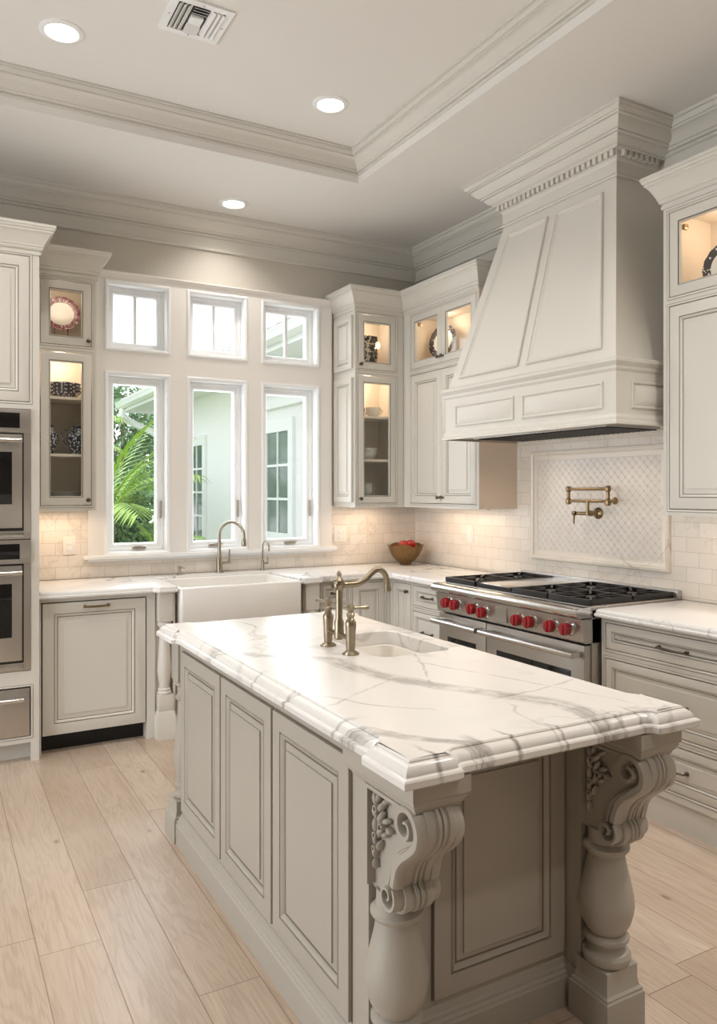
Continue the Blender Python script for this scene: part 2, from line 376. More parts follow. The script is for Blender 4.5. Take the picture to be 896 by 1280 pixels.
def thing(name, label, cat, loc=(0, 0, 0), rz=0, group=None):
    o = bpy.data.objects.new(name, None); C.objects.link(o); o.location = loc; o.rotation_euler = (0, 0, rz)
    o.empty_display_size = .1; o['label'] = label; o['category'] = cat
    if group: o['group'] = group
    return o
def tag(o, label, cat, group=None):
    o['label'] = label; o['category'] = cat
    if group: o['group'] = group
    return o
def dup(root, loc, label, group=None, rz=None, name=None):
    r = root.copy(); C.objects.link(r); r.location = loc; r['label'] = label
    if rz is not None: r.rotation_euler = (0, 0, rz)
    if group: r['group'] = group
    for ch in list(root.children):
        c = ch.copy(); C.objects.link(c); c.parent = r
        for gch in ch.children:
            d = gch.copy(); C.objects.link(d); d.parent = c
    return r
FR = lambda yf: (lambda u, v, d: (u, yf-d, v))          # faces -y
SL = lambda xf: (lambda u, v, d: (xf-d, u, v))          # faces -x
SR = lambda xf: (lambda u, v, d: (xf+d, u, v))          # faces +x
def rect(a, b, c, d): return [(a, c), (b, c), (b, d), (a, d)]
CW = lambda r: r[::-1]
# offs() moves right of travel; for CCW polygons right = outward, so negative offset goes inward
DOOR = [(0, -.018), (0, 0), (.0015, .0008), (.052, .0008), (.053, -.004), (.0555, -.004), (.059, .0005), (.064, -.002), (.068, -.009), (.071, -.0095), (.096, -.0050), (.0965, -.0008), (.0985, -.0008)]
DMAT = [0, 0, 0, 0, 1, 0, 0, 0, 1, 0, 0, 0, 0]
def scaled(R, k): return [(a*k if a > .01 else a, d) for a, d in R]
def door(mb, x0, x1, z0, z1, mp, k=1):
    mb.panel(rect(x0, x1, z0, z1), scaled(DOOR, k), mp, DMAT)
def bead(mb, x0, x1, z0, z1, mp, w=.010):
    """bead around an opening, with a thin glaze line outside it"""
    mb.panel(rect(x0, x1, z0, z1), [(-w-.002, -.001), (-w-.002, .0006), (-w, .0006), (-w+.001, .002), (-.003, .003), (-.0005, .001), (-.0005, -.02)], mp, [1, 1, 0, 0, 0, 0], caps=(False, False))
GL = .055
def glass_door(x0, x1, z0, z1, mp, parent, paint, rw):
    mb = MB(rw)
    mb.panel(rect(x0, x1, z0, z1), [(0, -.018), (0, 0), (.0015, .0008), (.046, .0008), (.047, -.003), (.049, -.003), (.052, 0), (GL, -.006), (GL, -.018), (0, -.018)], mp, [0, 0, 0, 1, 1, 0, 0, 0, 0], caps=(False, False))
    d = mb.build('door', [paint, 'glaze'], parent)
    g = MB(rw); g.panel(rect(x0+GL-.003, x1-GL+.003, z0+GL-.003, z1-GL+.003), [(0, -.014), (0, -.011)], mp); g.build('pane', 'cglass', d)
    return d
def knob(p, nrm, parent, rw, m='pewter', r=.014):
    T = Vector((0, 0, 1)).rotation_difference(Vector(nrm)).to_matrix()
    mb = MB(rw); mb.lathe([(.009, 0), (.009, .002), (.005, .004), (.005, .012), (r*.8, .016), (r, .021), (r*.9, .026), (r*.5, .029), (.001, .03)], p, 14, T)
    return mb.build('knob', m, parent)
def pull(a, b, nrm, parent, rw, m='pewter', r=.0055, h=.03, name='pull'):
    a, b, n = Vector(a), Vector(b), Vector(nrm); mb = MB(rw)
    pts = []
    for i in range(13):
        t = i/12; q = a.lerp(b, t); pts.append(q+n*(h*(.72+.28*math.sin(PI*t))))
    pts = [a]+[a+n*h*.5]+pts+[b+n*h*.5]+[b]
    mb.tube(pts, [r*1.5, r*1.1]+[r*(1+.25*math.sin(PI*i/12)) for i in range(13)]+[r*1.1, r*1.5], 8)
    T = Vector((0, 0, 1)).rotation_difference(n).to_matrix()
    for q in (a, b): mb.lathe([(.010, 0), (.010, .003), (.006, .006)], q, 12, T)
    return mb.build(name, m, parent)
CROWN = [(0, 0), (.008, 0), (.008, .014), (.004, .016), (.004, .022), (.012, .024), (.017, .030), (.017, .038), (.022, .040), (.022, .046), (.030, .060), (.040, .078), (.050, .092), (.060, .102), (.064, .104), (.064, .113), (.069, .114), (.073, .120), (.074, .126), (.078, .127), (.078, .140), (0, .140)]
def crown(path, z, parent, rw, paint, h=.165, out=.08, prof=CROWN, name='crown_moulding', kind=None):
    mb = MB(rw); mb.sweep(path, [(o*out/.078, z+q*h/.14) for o, q in prof])
    return mb.build(name, [paint, 'glaze'], parent, kind=kind, ang=25)
def cabinet_box(mb, x0, x1, y0, z0, z1, t=.018, back=-.003, open_front=True):
    """carcass behind the face frame: y0 = front (negative), back at wall"""
    mb.box(x0, x0+t, y0, back, z0, z1); mb.box(x1-t, x1, y0, back, z0, z1)
    mb.box(x0+t, x1-t, y0, back, z0, z0+t); mb.box(x0+t, x1-t, y0, back, z1-t, z1); mb.box(x0+t, x1-t, back-.008, back, z0+t, z1-t)

# ================================================================== SETTING
def struct(name, mb, mats, **k): return mb.build(name, mats, kind='structure', **k)
XL, YB, ZC, ZR = -6.2, -8.2, 3.406, 3.57
mb = MB(); mb.box(XL-.2, .2, YB-.2, .2, -.12, 0); struct('floor', mb, 'floor')
# window wall
WX = [(-2.42, -2.03), (-1.874, -1.472), (-1.324, -.90)]; WZ = [(1.075, 2.25), (2.43, 2.85)]
xs = [XL-.2, .2]+[v for w_ in WX for v in w_]; zs = [-.1, 3.75]+[v for w_ in WZ for v in w_]
inw = lambda x, z: any(a < x < b for a, b in WX) and any(a < z < b for a, b in WZ)
mb = MB(); mb.grid(xs, zs, inw, 0, .2); struct('wall_back', mb, 'wall')
mb = MB(); mb.box(0, .2, YB-.2, 0, -.1, 3.75); struct('wall_right', mb, 'wall')
mb = MB(); mb.grid([YB-.2, 0, -4.2, -1.0], [-.1, 3.75, 2.5, 0], lambda y, z: -4.2 < y < -1.0 and 0 < z < 2.5, XL, XL-.2, mp=lambda u, v, d: (d, u, v)); struct('wall_left', mb, 'wall')
mb = MB(); mb.box(XL-.2, .2, YB-.2, YB, -.1, 3.75); struct('wall_front', mb, 'wall')
# ceiling with tray recess
TX0, TX1, TY0, TY1 = -5.1, -1.10, -7.2, -1.03
mb = MB(); mb.grid([XL-.2, TX0, TX1, .2], [YB-.2, TY0, TY1, .2], lambda x, y: TX0 < x < TX1 and TY0 < y < TY1, ZC, 3.8, mp=lambda u, v, d: (u, v, d))
struct('ceiling', mb, 'ceil')
mb = MB(); mb.box(TX0-.001, TX1+.001, TY0-.001, TY1+.001, ZR, ZR+.1); struct('ceiling', mb, 'ceil')
# tray moulding: CW path seen from above so that right = inwards
tray = [(TX0, TY0), (TX0, TY1), (TX1, TY1), (TX1, TY0)]
TRP = [(-.002, 3.450), (.008, 3.450), (.010, 3.453), (.010, 3.460), (.006, 3.462), (.006, 3.468), (.018, 3.470), (.022, 3.474), (.022, 3.482), (.028, 3.484), (.036, 3.496), (.052, 3.514), (.072, 3.526), (.080, 3.528), (.080, 3.536), (.088, 3.538), (.094, 3.544), (.098, 3.552), (.098, 3.558), (.108, 3.560), (.108, ZR+.001), (-.002, ZR+.001)]
mb = MB(); mb.sweep(tray, TRP, closed=True); struct('trim_1', mb, 'trim', ang=25)
# room crown (with frieze band below) : travel so right is into the room
RC = [(0, 3.165), (.012, 3.165), (.018, 3.170), (.018, 3.180), (.010, 3.184), (.010, 3.189), (.004, 3.191), (.004, 3.258), (.012, 3.260), (.018, 3.264), (.018, 3.272), (.012, 3.274), (.012, 3.280), (.026, 3.282), (.030, 3.288), (.030, 3.296), (.038, 3.298), (.048, 3.316), (.066, 3.338), (.082, 3.350), (.088, 3.352), (.088, 3.362), (.096, 3.364), (.102, 3.372), (.106, 3.382), (.106, 3.388), (.116, 3.390), (.116, 3.407), (0, 3.407)]
mb = MB(); mb.sweep([(XL, 0), (0, 0), (0, -1.48)], RC); struct('trim_2', mb, 'trim', ang=25)
mb = MB(); mb.sweep([(0, -2.44), (0, YB), (XL, YB), (XL, 0)], RC); struct('trim_3', mb, 'trim', ang=25)
for nm, p in (('baseboard_left', [(XL, -4.25), (XL, YB)]), ('baseboard_right', [(0, -4.05), (0, YB)])):
    mb = MB(); mb.sweep(p if nm.endswith('right') else p[::-1], [(0, 0), (.015, 0), (.015, .12), (.006, .14), (0, .14)]); struct(nm, mb, 'white')
# unseen glazed doors added to let light in from the left
for n_, (a, b, ax) in enumerate(((-4.2, -1.0, 'x'),), 1):
    mp = (lambda u, v, d: (XL-.1-d, u, v)) if ax == 'x' else (lambda u, v, d: (u, YB-.1-d, v))
    cs = [a+(b-a)*i/4 for i in range(5)]; mb = MB()
    cells = [(cs[i]+.05, cs[i+1]-.05) for i in range(4)]
    mb.grid([a, b]+[v for c in cells for v in c], [0, .22, 2.42, 2.5], lambda u, v: .22 < v < 2.42 and any(p < u < q for p, q in cells), -.03, .03, mp=mp)
    dr = struct('door_%d' % n_, mb, 'white')
    for p, q in cells:
        mb = MB(); mb.panel(rect(p-.004, q+.004, .216, 2.424), [(0, -.003), (0, .003)], mp); g_ = mb.build('pane', 'glass', dr)
# windows
mb = MB()
for (a, b) in [(0, 0)]: pass
CX0, CX1, CZ0, CZ1 = -2.545, -.775, 1.052, 2.885
mb.grid([CX0, CX1]+[v for w_ in WX for v in w_], [CZ0, CZ1]+[v for w_ in WZ for v in w_], inw, -.022, .0); struct('trim_4', mb, 'casing')
mb = MB(); HEAD = [(0, 2.880), (.024, 2.880), (.028, 2.888), (.028, 2.894), (.034, 2.900), (.040, 2.912), (.048, 2.918), (.048, 2.926), (0, 2.926)]
mb.sweep([(CX0-.0, 0), (CX1+.01, 0)], HEAD); struct('trim_5', mb, 'casing')
mb = MB()
for a, b in WX:
    for c, d in WZ: mb.panel(rect(a, b, c, d), [(-.022, .0), (-.022, .005), (-.016, .010), (-.006, .010), (0, .004), (0, 0)], FR(-.022), caps=(False, False))
struct('trim_6', mb, 'white', ang=25)
mb = MB(); mb.box(CX0-.03, CX1+.03, -.052, 0, 1.035, 1.060, b=.004); mb.box(CX0, CX1, -.02, 0, 1.018, 1.035); struct('trim_7', mb, 'white')
k_ = 0
for i, (a, b) in enumerate(WX):
    for j, (c, d) in enumerate(WZ):
        k_ += 1
        mb = MB(); fr = lambda ins, y: (ins, -y)
        mb.panel(rect(a, b, c, d), [(-.003, .0222), (.003, .0222), (.003, -.199), (-.001, -.199)], FR(0), caps=(False, False))
        win = struct('window_%d' % k_, mb, 'white')
        mb = MB(); q = .0035
        mb.panel(rect(a+q, b-q, c+q, d-q), [(0, -.11), (0, -.050), (.016, -.050), (.018, -.056), (.022, -.060), (.042, -.060), (.049, -.068), (.051, -.075), (.051, -.11)], FR(0), caps=(False, False))
        sash = mb.build('window_frame', 'white', win)
        mb = MB(); q2 = .05; mb.box(a+q2, b-q2, .080, .086, c+q2, d-q2); mb.build('pane', 'glass', win)
        if j == 1:
            mb = MB(); mx_ = (a+b)/2; mb.box(mx_-.011, mx_+.011, .068, .098, c+.05, d-.05, b=.003); mb.build('muntin', 'white', win)
        else:
            mb = MB(); mx_ = (a+b)/2+(.02 if i != 1 else .0)
            mb.box(mx_-.045, mx_+.045, .035, .06, c+.014, c+.026, b=.003); mb.tube([(mx_-.035, .04, c+.028), (mx_+.02, .03, c+.034), (mx_+.05, .028, c+.030)], .005); mb.build('crank_handle', 'nickel', win)
            mb = MB(); mb.box(b-.03, b-.02, .04, .058, c+.22, c+.34, b=.002); mb.build('lock_lever', 'nickel', win)

# ================================================================== BACKSPLASH
mb = MB(); mb.grid([-2.905, -.011, CX0-.0, CX1], [.915, 1.018, 1.37], lambda x, z: z > 1.018 and CX0 < x < CX1, -.011, -.001)
tag(mb.build('tile_backsplash', 'tileB', loc=(-1.45, 0, .915)), 'marble subway tile backsplash under and beside the windows', 'backsplash')
mb = MB(True); mb.grid([.0, 3.9, 1.255, 2.70], [.915, 1.37, 1.84], lambda x, z: z > 1.37 and not (1.255 < x < 2.70), -.011, -.001)
o = mb.build('tile_backsplash', 'tileR'); tag(o, 'marble subway tile backsplash on the range wall', 'backsplash')
# object coordinates of this mesh run in Y, so feed the brick pattern with Y
for n_ in M['tileR'].node_tree.nodes:
    if n_.bl_idname == 'ShaderNodeCombineXYZ':
        l_ = M['tileR'].node_tree.links; sp_ = [q for q in M['tileR'].node_tree.nodes if q.bl_idname == 'ShaderNodeSeparateXYZ'][0]
        l_.new(sp_.outputs[1], n_.inputs[0])
for n_ in M['mosaic'].node_tree.nodes:
    pass
tp = thing('framed_mosaic', 'framed arabesque marble mosaic panel behind the range', 'tile panel', (0, -1.95, 1.04))
mb = MB(True); P0 = (1.405, 2.49, 1.045, 1.735)
mb.panel(rect(*P0), [(0, .009), (0, .026), (.004, .032), (.018, .034), (.026, .030), (.030, .022), (.034, .020), (.060, .020), (.062, .014)], FR(0), caps=(False, False)); mb.build('frame', 'mtrim', tp)
mb = MB(True); mb.box(P0[0]+.055, P0[1]-.055, -.017, -.0115, P0[2]+.055, P0[3]-.055); mo = mb.build('mosaic', 'mosaic', tp)
for n_ in list(M['mosaic'].node_tree.nodes):
    if n_.bl_idname == 'ShaderNodeSeparateXYZ':
        for l_ in list(M['mosaic'].node_tree.links):
            if l_.from_node == n_ and l_.from_socket.name == 'X': M['mosaic'].node_tree.links.new(n_.outputs[1], l_.to_socket)
def outlet(x, z, rw, label, w=.075):
    t = thing('wall_outlet', label, 'outlet', (RW @ Vector((x, -.011, z-.058))) if rw else (x, -.011, z-.058), -PI/2 if rw else 0, 'outlets on the backsplash')
    mb = MB(rw); mb.box(x-w/2, x+w/2, -.017, -.0112, z-.058, z+.058, b=.002); mb.build('cover_plate', 'plastic', t)
    for k in (-.019, .019):
        mb = MB(rw); mb.box(x-.016, x+.016, -.0195, -.0165, z+k-.015, z+k+.015, b=.002); mb.build('socket', 'ventw', t)
outlet(-2.66, 1.13, False, 'white outlet left of the windows, below the left glass cabinet')
outlet(-.70, 1.15, False, 'white switch plate right of the windows, below the corner cabinet', .11)
outlet(.745, 1.165, True, 'white outlet between fruit bowl and range')

# ================================================================== CABINETS
def shelf(x0, x1, y0, z, parent, rw, m='cabin', t=.016):
    mb = MB(rw); mb.box(x0, x1, y0, -.012, z, z+t); return mb.build('shelf', m, parent)
def wall_loc(x, z, rw): return (RW @ Vector((x, 0, z))) if rw else Vector((x, 0, z))
def face_frame(x0, x1, z0, z1, ops, yf, parent, rw, paint='cab', t=.02):
    mb = MB(rw)
    mb.grid([x0, x1]+[v for o_ in ops for v in o_[:2]], [z0, z1]+[v for o_ in ops for v in o_[2:]], lambda x, z: any(a < x < b and c < z < d for a, b, c, d in ops), yf, yf+t)
    for o_ in ops: bead(mb, *o_, FR(yf))
    return mb.build('face_frame', [paint, 'glaze'], parent)
G = .004
def cab_light(name, x, y, z, rw, e=1.2, sz=.03):
    p = (RW @ Vector((x, y, z))) if rw else Vector((x, y, z))
    return light(name, 'POINT', p, e, WARM, shadow_soft_size=sz)

# --- tall oven cabinet
tc_ = thing('tall_oven_cabinet', 'tall grey cabinet housing two steel ovens at left edge', 'cabinet', (-3.4, 0, 0))
TX = (-3.86, -2.915); YT = -.685
mb = MB(); mb.box(TX[0], TX[0]+.02, YT+.021, -.003, 0, 2.78); mb.box(TX[1]-.02, TX[1], YT+.021, -.003, 0, 2.78); mb.box(TX[0]+.02, TX[1]-.02, -.02, -.003, 0, 2.78)
mb.box(TX[0]+.02, TX[1]-.02, YT+.021, -.021, 2.75, 2.78); mb.box(TX[0]+.02, TX[1]-.02, -.60, -.58, 0, .10)
mb.build('body', 'cab', tc_)
ops = [(-3.835, -2.962, 1.965, 2.765), (-3.80, -2.958, .498, 1.928), (-3.80, -2.958, .139, .411)]
face_frame(TX[0], TX[1], .105, 2.78, [ops[0]], YT, tc_, False) if False else None
mb = MB(); mb.grid([TX[0], TX[1]]+[v for o_ in ops for v in o_[:2]], [.105, 2.78]+[v for o_ in ops for v in o_[2:]], lambda x, z: any(a < x < b and c < z < d for a, b, c, d in ops), YT, YT+.02)
bead(mb, *ops[0], FR(YT)); bead(mb, *ops[2], FR(YT)); mb.box(-2.958, TX[1], YT, YT+.02, 0, .105); mb.build('face_frame', ['cab', 'glaze'], tc_)
for a, b in ((-3.835, -3.401), (-3.396, -2.962)):
    mb = MB(); door(mb, a+G, b-G, ops[0][2]+G, ops[0][3]-G, FR(YT)); mb.build('door', ['cab', 'glaze'], tc_)
crown([(TX[0], -.003), (TX[0], YT), (TX[1], YT), (TX[1], -.003)][::1], 2.775, tc_, False, 'cab', h=.155, out=.078)
def oven(z0, z1, label):
    t = thing('wall_oven', label, 'oven', (-3.379, YT, z0), 0, 'built in wall ovens'); y = YT-.004; x0, x1 = -3.799, -2.959
    mb = MB(); mb.box(x0, x1, y, -.10, z0+.001, z1-.001, b=.001); mb.build('body', 'steel', t)
    mb = MB(); mb.box(x0+.002, x1-.002, y-.012, y-.0002, z1-.128, z1-.003, b=.003); cp = mb.build('control_panel', 'steel', t)
    mb = MB(); mb.box(-3.60, -3.015, y-.014, y-.012, z1-.105, z1-.022, b=.001); mb.build('display', 'oglass', cp)
    mb = MB(); mb.box(x0+.02, x1-.035, y-.0015, y-.0002, z0+.045, z1-.131); mb.build('door_gasket', 'dark', t)
    mb = MB(); mb.box(x0+.03, x1-.045, y-.026, y-.0016, z0+.062, z1-.140, b=.004); d = mb.build('door', 'steel', t)
    mb = MB(); mb.box(-3.70, -3.055, y-.028, y-.026, z0+.19, z1-.235, b=.001); mb.build('window', 'oglass', d)
    mb = MB(); mb.tube([(-3.75, y-.07, z1-.175), (-3.008, y-.07, z1-.175)], .013, 14)
    for q in (-3.72, -3.03): mb.box(q-.013, q+.013, y-.07, y-.024, z1-.188, z1-.162, b=.003)
    mb.build('handle', 'steel2', d)
    mb = MB(); mb.box(x0+.02, x1-.035, y-.008, y-.0002, z0+.012, z0+.036, b=.002); mb.build('vent_strip', 'steel2', t)
oven(1.218, 1.926, 'upper of the two stainless wall ovens'); oven(.500, 1.2155, 'lower of the two stainless wall ovens')
wd = thing('warming_drawer', 'stainless warming drawer under the lower wall oven', 'drawer', (-3.379, YT, .14))
mb = MB(); mb.box(-3.794, -2.964, YT-.006, -.15, .145, .405, b=.002); mb.build('drawer_front', 'steel', wd)
mb = MB(); mb.tube([(-3.72, YT-.05, .352), (-3.00, YT-.05, .352)], .012, 14)
for q in (-3.70, -3.03): mb.box(q-.012, q+.012, YT-.05, YT-.004, .34, .364, b=.003)
mb.build('handle', 'steel2', wd)

# --- upper glass cabinet left of windows
def glass_tower(name, label, x0, x1, yf, zb, zt, dx, zsplit, rw, knob_side, shelves, crown_path, side=None, zmid=None, ends=None):
    t = thing(name, label, 'cabinet', wall_loc((x0+x1)/2, zb, rw), -PI/2 if rw else 0)
    mb = MB(rw); cabinet_box(mb, x0, x1, yf+.021, zb, zt); mb.box(x0+.018, x1-.018, yf+.03, -.012, zsplit-.009, zsplit+.009)
    mb.build('body', 'cab', t)
    # warm coloured lining
    mb = MB(rw)
    e = .0185
    mb.box(x0+e, x0+e+.003, yf+.022, -.012, zb+e, zt-e); mb.box(x1-e-.003, x1-e, yf+.022, -.012, zb+e, zt-e); mb.box(x0+e+.003, x1-e-.003, -.015, -.0115, zb+e, zt-e)
    mb.build('lining', 'cabin', t)
    ops = [(dx[0], dx[1], zsplit+.022, zt-.03), (dx[0], dx[1], zb+.028, zsplit-.02)]
    face_frame(x0, x1, zb, zt, ops, yf, t, rw)
    for o_ in ops:
        d = glass_door(o_[0]+G, o_[1]-G, o_[2]+G, o_[3]-G, FR(yf), t, 'cab', rw)
        kx = o_[0]+.022 if knob_side == 'l' else o_[1]-.022
        knob((kx, yf-.001, o_[2]+.035), (0, -1, 0), d, rw)
    for z in shelves: shelf(x0+.022, x1-.022, yf+.03, z, t, rw)
    crown(crown_path, zt-.005, t, rw, 'cab', h=.16, out=.078)
    return t, ops
LX = (-2.905, -2.552); YU = -.34
lt, _ = glass_tower('glass_wall_cabinet', 'narrow glass-door wall cabinet between oven tower and windows', LX[0], LX[1], YU, 1.363, 2.775, (-2.872, -2.578), 2.335, False, 'r', (1.690, 2.035), [(LX[0], YU), (LX[1], YU), (LX[1], -.003)])
cab_light('puck_light', (LX[0]+LX[1])/2, -.20, 2.68, False, .32); cab_light('puck_light', (LX[0]+LX[1])/2, -.15, 2.27, False, .9)
RX = (-.747, -.333)
ct, _ = glass_tower('glass_wall_cabinet', 'narrow glass-door wall cabinet right of the windows, in the corner', RX[0], RX[1], YU, 1.363, 2.805, (-.726, -.396), 2.350, False, 'l', (1.70, 2.02), [(RX[0], -.003), (RX[0], YU), (RX[1]+.003, YU)])
cab_light('puck_light', -.54, -.15, 2.71, False, .75); cab_light('puck_light', -.54, -.15, 2.27, False, .9)
mb = MB()   # decorative side panels facing the windows
for z0, z1 in ((1.40, 2.31), (2.375, 2.765)): door(mb, -.315, -.035, z0, z1, SL(RX[0]-.018), k=.8)
mb.build('side_panel', ['cab', 'glaze'], ct)

# --- range wall, left uppers (wall frame coordinates: x = -Y, front at y=-.33)
YR = -.33
def upper_pair(label, x0, x1, yf, zb, zt, dl, dr_, crown_path, left_side='cab', right_side='cream', zs_=2.355, nd=2):
    t = thing('wall_cabinet', label, 'cabinet', wall_loc((x0+x1)/2, zb, True), -PI/2)
    mb = MB(True); cabinet_box(mb, x0, x1, yf+.021, zb, zt); mb.box(x0+.018, x1-.018, yf+.03, -.012, zs_-.009, zs_+.009); mb.build('body', 'cab', t)
    e = .0185; mb = MB(True)
    mb.box(x0+e, x0+e+.003, yf+.022, -.012, zs_+.01, zt-e); mb.box(x1-e-.003, x1-e, yf+.022, -.012, zs_+.01, zt-e); mb.box(x0+e+.003, x1-e-.003, -.015, -.0115, zs_+.01, zt-e)
    mb.box(x0+e+.003, x1-e-.003, yf+.03, -.016, zt-e-.003, zt-e)
    mb.build('lining', 'cabin', t)
    ops = [(dl, dr_, zs_+.022, zt-.03), (dl, dr_, zb+.028, zs_-.02)]; face_frame(x0, x1, zb, zt, ops, yf, t, True)
    mid = (dl+dr_)/2
    for r_, o_ in enumerate(ops):
        for a, b, kx in ((dl+G, mid-.001, mid-.024), (mid+.001, dr_-G, mid+.024)):
            if r_ == 0: d = glass_door(a, b, o_[2]+G, o_[3]-G, FR(yf), t, 'cab', True)
            else: mb = MB(True); door(mb, a, b, o_[2]+G, o_[3]-G, FR(yf)); d = mb.build('door', ['cab', 'glaze'], t)
            knob((kx, yf-.001, o_[2]+.045), (0, -1, 0), d, True)
            if r_ == 0:
                for hz in (.06, .34):
                    mb = MB(True); hx = a+.03 if kx > (a+b)/2 else b-.03
                    mb.box(hx-.012 if hx > mid else hx+.03, hx+.012 if hx < mid else hx-.03, yf+.03, yf+.06, o_[2]+hz-.02, o_[2]+hz+.005, b=.004); mb.build('hinge', 'brass', d)
    crown(crown_path, zt-.005, t, True, 'cab', h=.16, out=.078)
    return t
ut = upper_pair('grey wall cabinet left of the hood, small glass doors above solid doors', .345, 1.250, YR, 1.363, 2.805, .438, 1.222, [(.338, YR), (1.2505, YR), (1.2505, -.003)])
mb = MB(True); mb.box(1.2502, 1.2545, YR+.003, -.003, 1.364, 2.80); mb.build('side_skin', 'cream', ut)
mb = MB(True); mb.box(.3405, .3445, YR, YR+.02, 1.363, 2.80); mb.build('filler', 'cab', ut)
cab_light('puck_light', .62, -.15, 2.71, True, .7); cab_light('puck_light', 1.02, -.15, 2.71, True, .7)
et = upper_pair('grey wall cabinet right of the hood, cut off by the photo edge', 2.712, 3.72, YU, 1.363, 2.845, 2.745, 3.69, [(2.712, -.003), (2.712, YU), (3.72, YU)], zs_=2.385)
cab_light('puck_light', 2.95, -.15, 2.74, True, .8); cab_light('puck_light', 3.4, -.15, 2.74, True, .8)

# --- under cabinet lights
def under(name, x, y, L, rw, e, label):
    z = 1.359
    t = thing('under_cabinet_light', label, 'light', wall_loc(x, z, rw), -PI/2 if rw else 0)
    mb = MB(rw); mb.box(x-L/2, x+L/2, y-.012, y+.012, z-.007, z+.0035, b=.001); mb.build('housing', 'plastic', t)
    p = (RW @ Vector((x, y, z-.012))) if rw else Vector((x, y, z-.012))
    light(name, 'AREA', p, e, (1, .76, .55), (0, 0, -PI/2 if rw else 0), shape='RECTANGLE', size=L, size_y=.03)
under('strip_lamp', -2.73, -.17, .28, False, .85, 'slim strip light under the left glass cabinet')
under('strip_lamp', -.54, -.17, .30, False, .85, 'slim strip light under the corner glass cabinet')
under('strip_lamp', .80, -.17, .70, True, 1.1, 'slim strip light under the cabinet left of the hood')
under('strip_lamp', 3.2, -.17, .80, True, 1.1, 'slim strip light under the cabinet right of the hood')

# --- base cabinets, window wall
ZB = .874
def turned(mb, c, r, z0, z1, seg=24, k=1):
    H = z1-z0
    P = [(.86, 0), (1, .012), (1, .03), (.86, .042), (.78, .05), (.9, .06), (.9, .07), (.72, .085), (.74, .13), (.9, .22), (1.0, .32), (.98, .42), (.88, .55), (.76, .68), (.68, .78), (.66, .84), (.8, .855), (.82, .87), (.68, .885), (.68, .915), (.92, .93), (1, .95), (1, .975), (.86, 1)]
    mb.lathe([(a*r, z0+b*H) for a, b in P], (c[0], c[1], 0), seg)
def pilaster(parent, x0, x1, y):
    xc = (x0+x1)/2; r = (x1-x0)/2
    mb = MB(); mb.box(x0, x1, y, -.60, .70, ZB, b=.002)
    turned(mb, (xc, y+r, 0), r-.002, .262, .70)
    mb.box(x0, x1, y, -.60, .165, .262, b=.002)
    mb.sweep([(x0, -.58), (x0, y), (x1, y), (x1, -.58)], [(0, 0), (.012, 0), (.012, .135), (.008, .142), (.008, .150), (0, .165)])
    mb.box(x0, x1, y, -.58, 0, .165)
    return mb.build('turned_post', 'cab', parent)
dw = thing('panelled_dishwasher', 'panel-fronted dishwasher with bar pull, left of the farmhouse sink', 'dishwasher', (-2.605, 0, 0))
mb = MB(); mb.box(-2.893, -2.317, -.58, -.05, .11, .86); mb.build('body', 'black', dw)
mb = MB(); mb.box(-2.893, -2.317, -.535, -.5, 0, .11); mb.build('toe_kick', 'black', dw)
mb = MB(); door(mb, -2.890, -2.319, .104, .846, FR(-.615), k=1.15); dd = mb.build('door', ['cab', 'glaze'], dw)
pull((-2.665, -.617, .818), (-2.535, -.617, .818), (0, -1, 0), dd, False, m='brass')
sb = thing('sink_base_cabinet', 'grey base cabinet with turned posts around the farmhouse sink', 'cabinet', (-1.74, 0, 0))
mb = MB(); mb.box(-2.905, -2.897, -.61, -.05, 0, ZB); mb.box(-2.897, -2.312, -.61, -.59, .852, ZB); mb.box(-2.312, -2.262, -.61, -.05, 0, ZB)
mb.box(-2.262, -2.15, -.595, -.05, 0, ZB); mb.box(-1.318, -1.30, -.61, -.05, 0, ZB); mb.box(-1.30, -1.165, -.595, -.05, 0, ZB)
mb.box(-2.16, -2.148, -.64, -.05, .11, ZB)
mb.box(-2.15, -1.318, -.60, -.05, .02, .655); mb.build('body', 'cab', sb)
mb = MB(); bead(mb, -2.894, -2.315, .10, .85, FR(-.61), w=.0) if False else None
pilaster(sb, -2.252, -2.165, -.665); pilaster(sb, -1.29, -1.19, -.665)
for a, b in ((-2.13, -1.737), (-1.731, -1.34)):
    mb = MB(); door(mb, a, b, .13, .63, FR(-.622)); d = mb.build('door', ['cab', 'glaze'], sb); knob((b-.03 if a < -2 else a+.03, -.624, .58), (0, -1, 0), d, False)
bc = thing('corner_base_cabinet', 'grey base cabinet between farmhouse sink and corner', 'cabinet', (-.9, 0, 0))
mb = MB(); mb.box(-1.16, -.61, -.59, -.05, .10, ZB); mb.box(-1.16, -.61, -.60, -.56, 0, .10); mb.build('body', 'cab', bc)
opsB = [(-1.145, -.955, .725, .852), (-1.145, -.955, .13, .69), (-.915, -.655, .13, .852)]
face_frame(-1.16, -.61, .10, ZB, opsB, -.61, bc, False)
mb = MB(); door(mb, -1.145+G, -.955-G, .725+G, .852-G, FR(-.61), k=.5); d = mb.build('drawer', ['cab', 'glaze'], bc); pull((-1.075, -.611, .79), (-1.02, -.611, .79), (0, -1, 0), d, False)
mb = MB(); door(mb, -1.145+G, -.955-G, .13+G, .69-G, FR(-.61), k=.8); d = mb.build('door', ['cab', 'glaze'], bc); knob((-.98, -.611, .64), (0, -1, 0), d, False)
mb = MB(); door(mb, -.915+G, -.655-G, .13+G, .852-G, FR(-.61), k=.9); mb.build('door', ['cab', 'glaze'], bc)
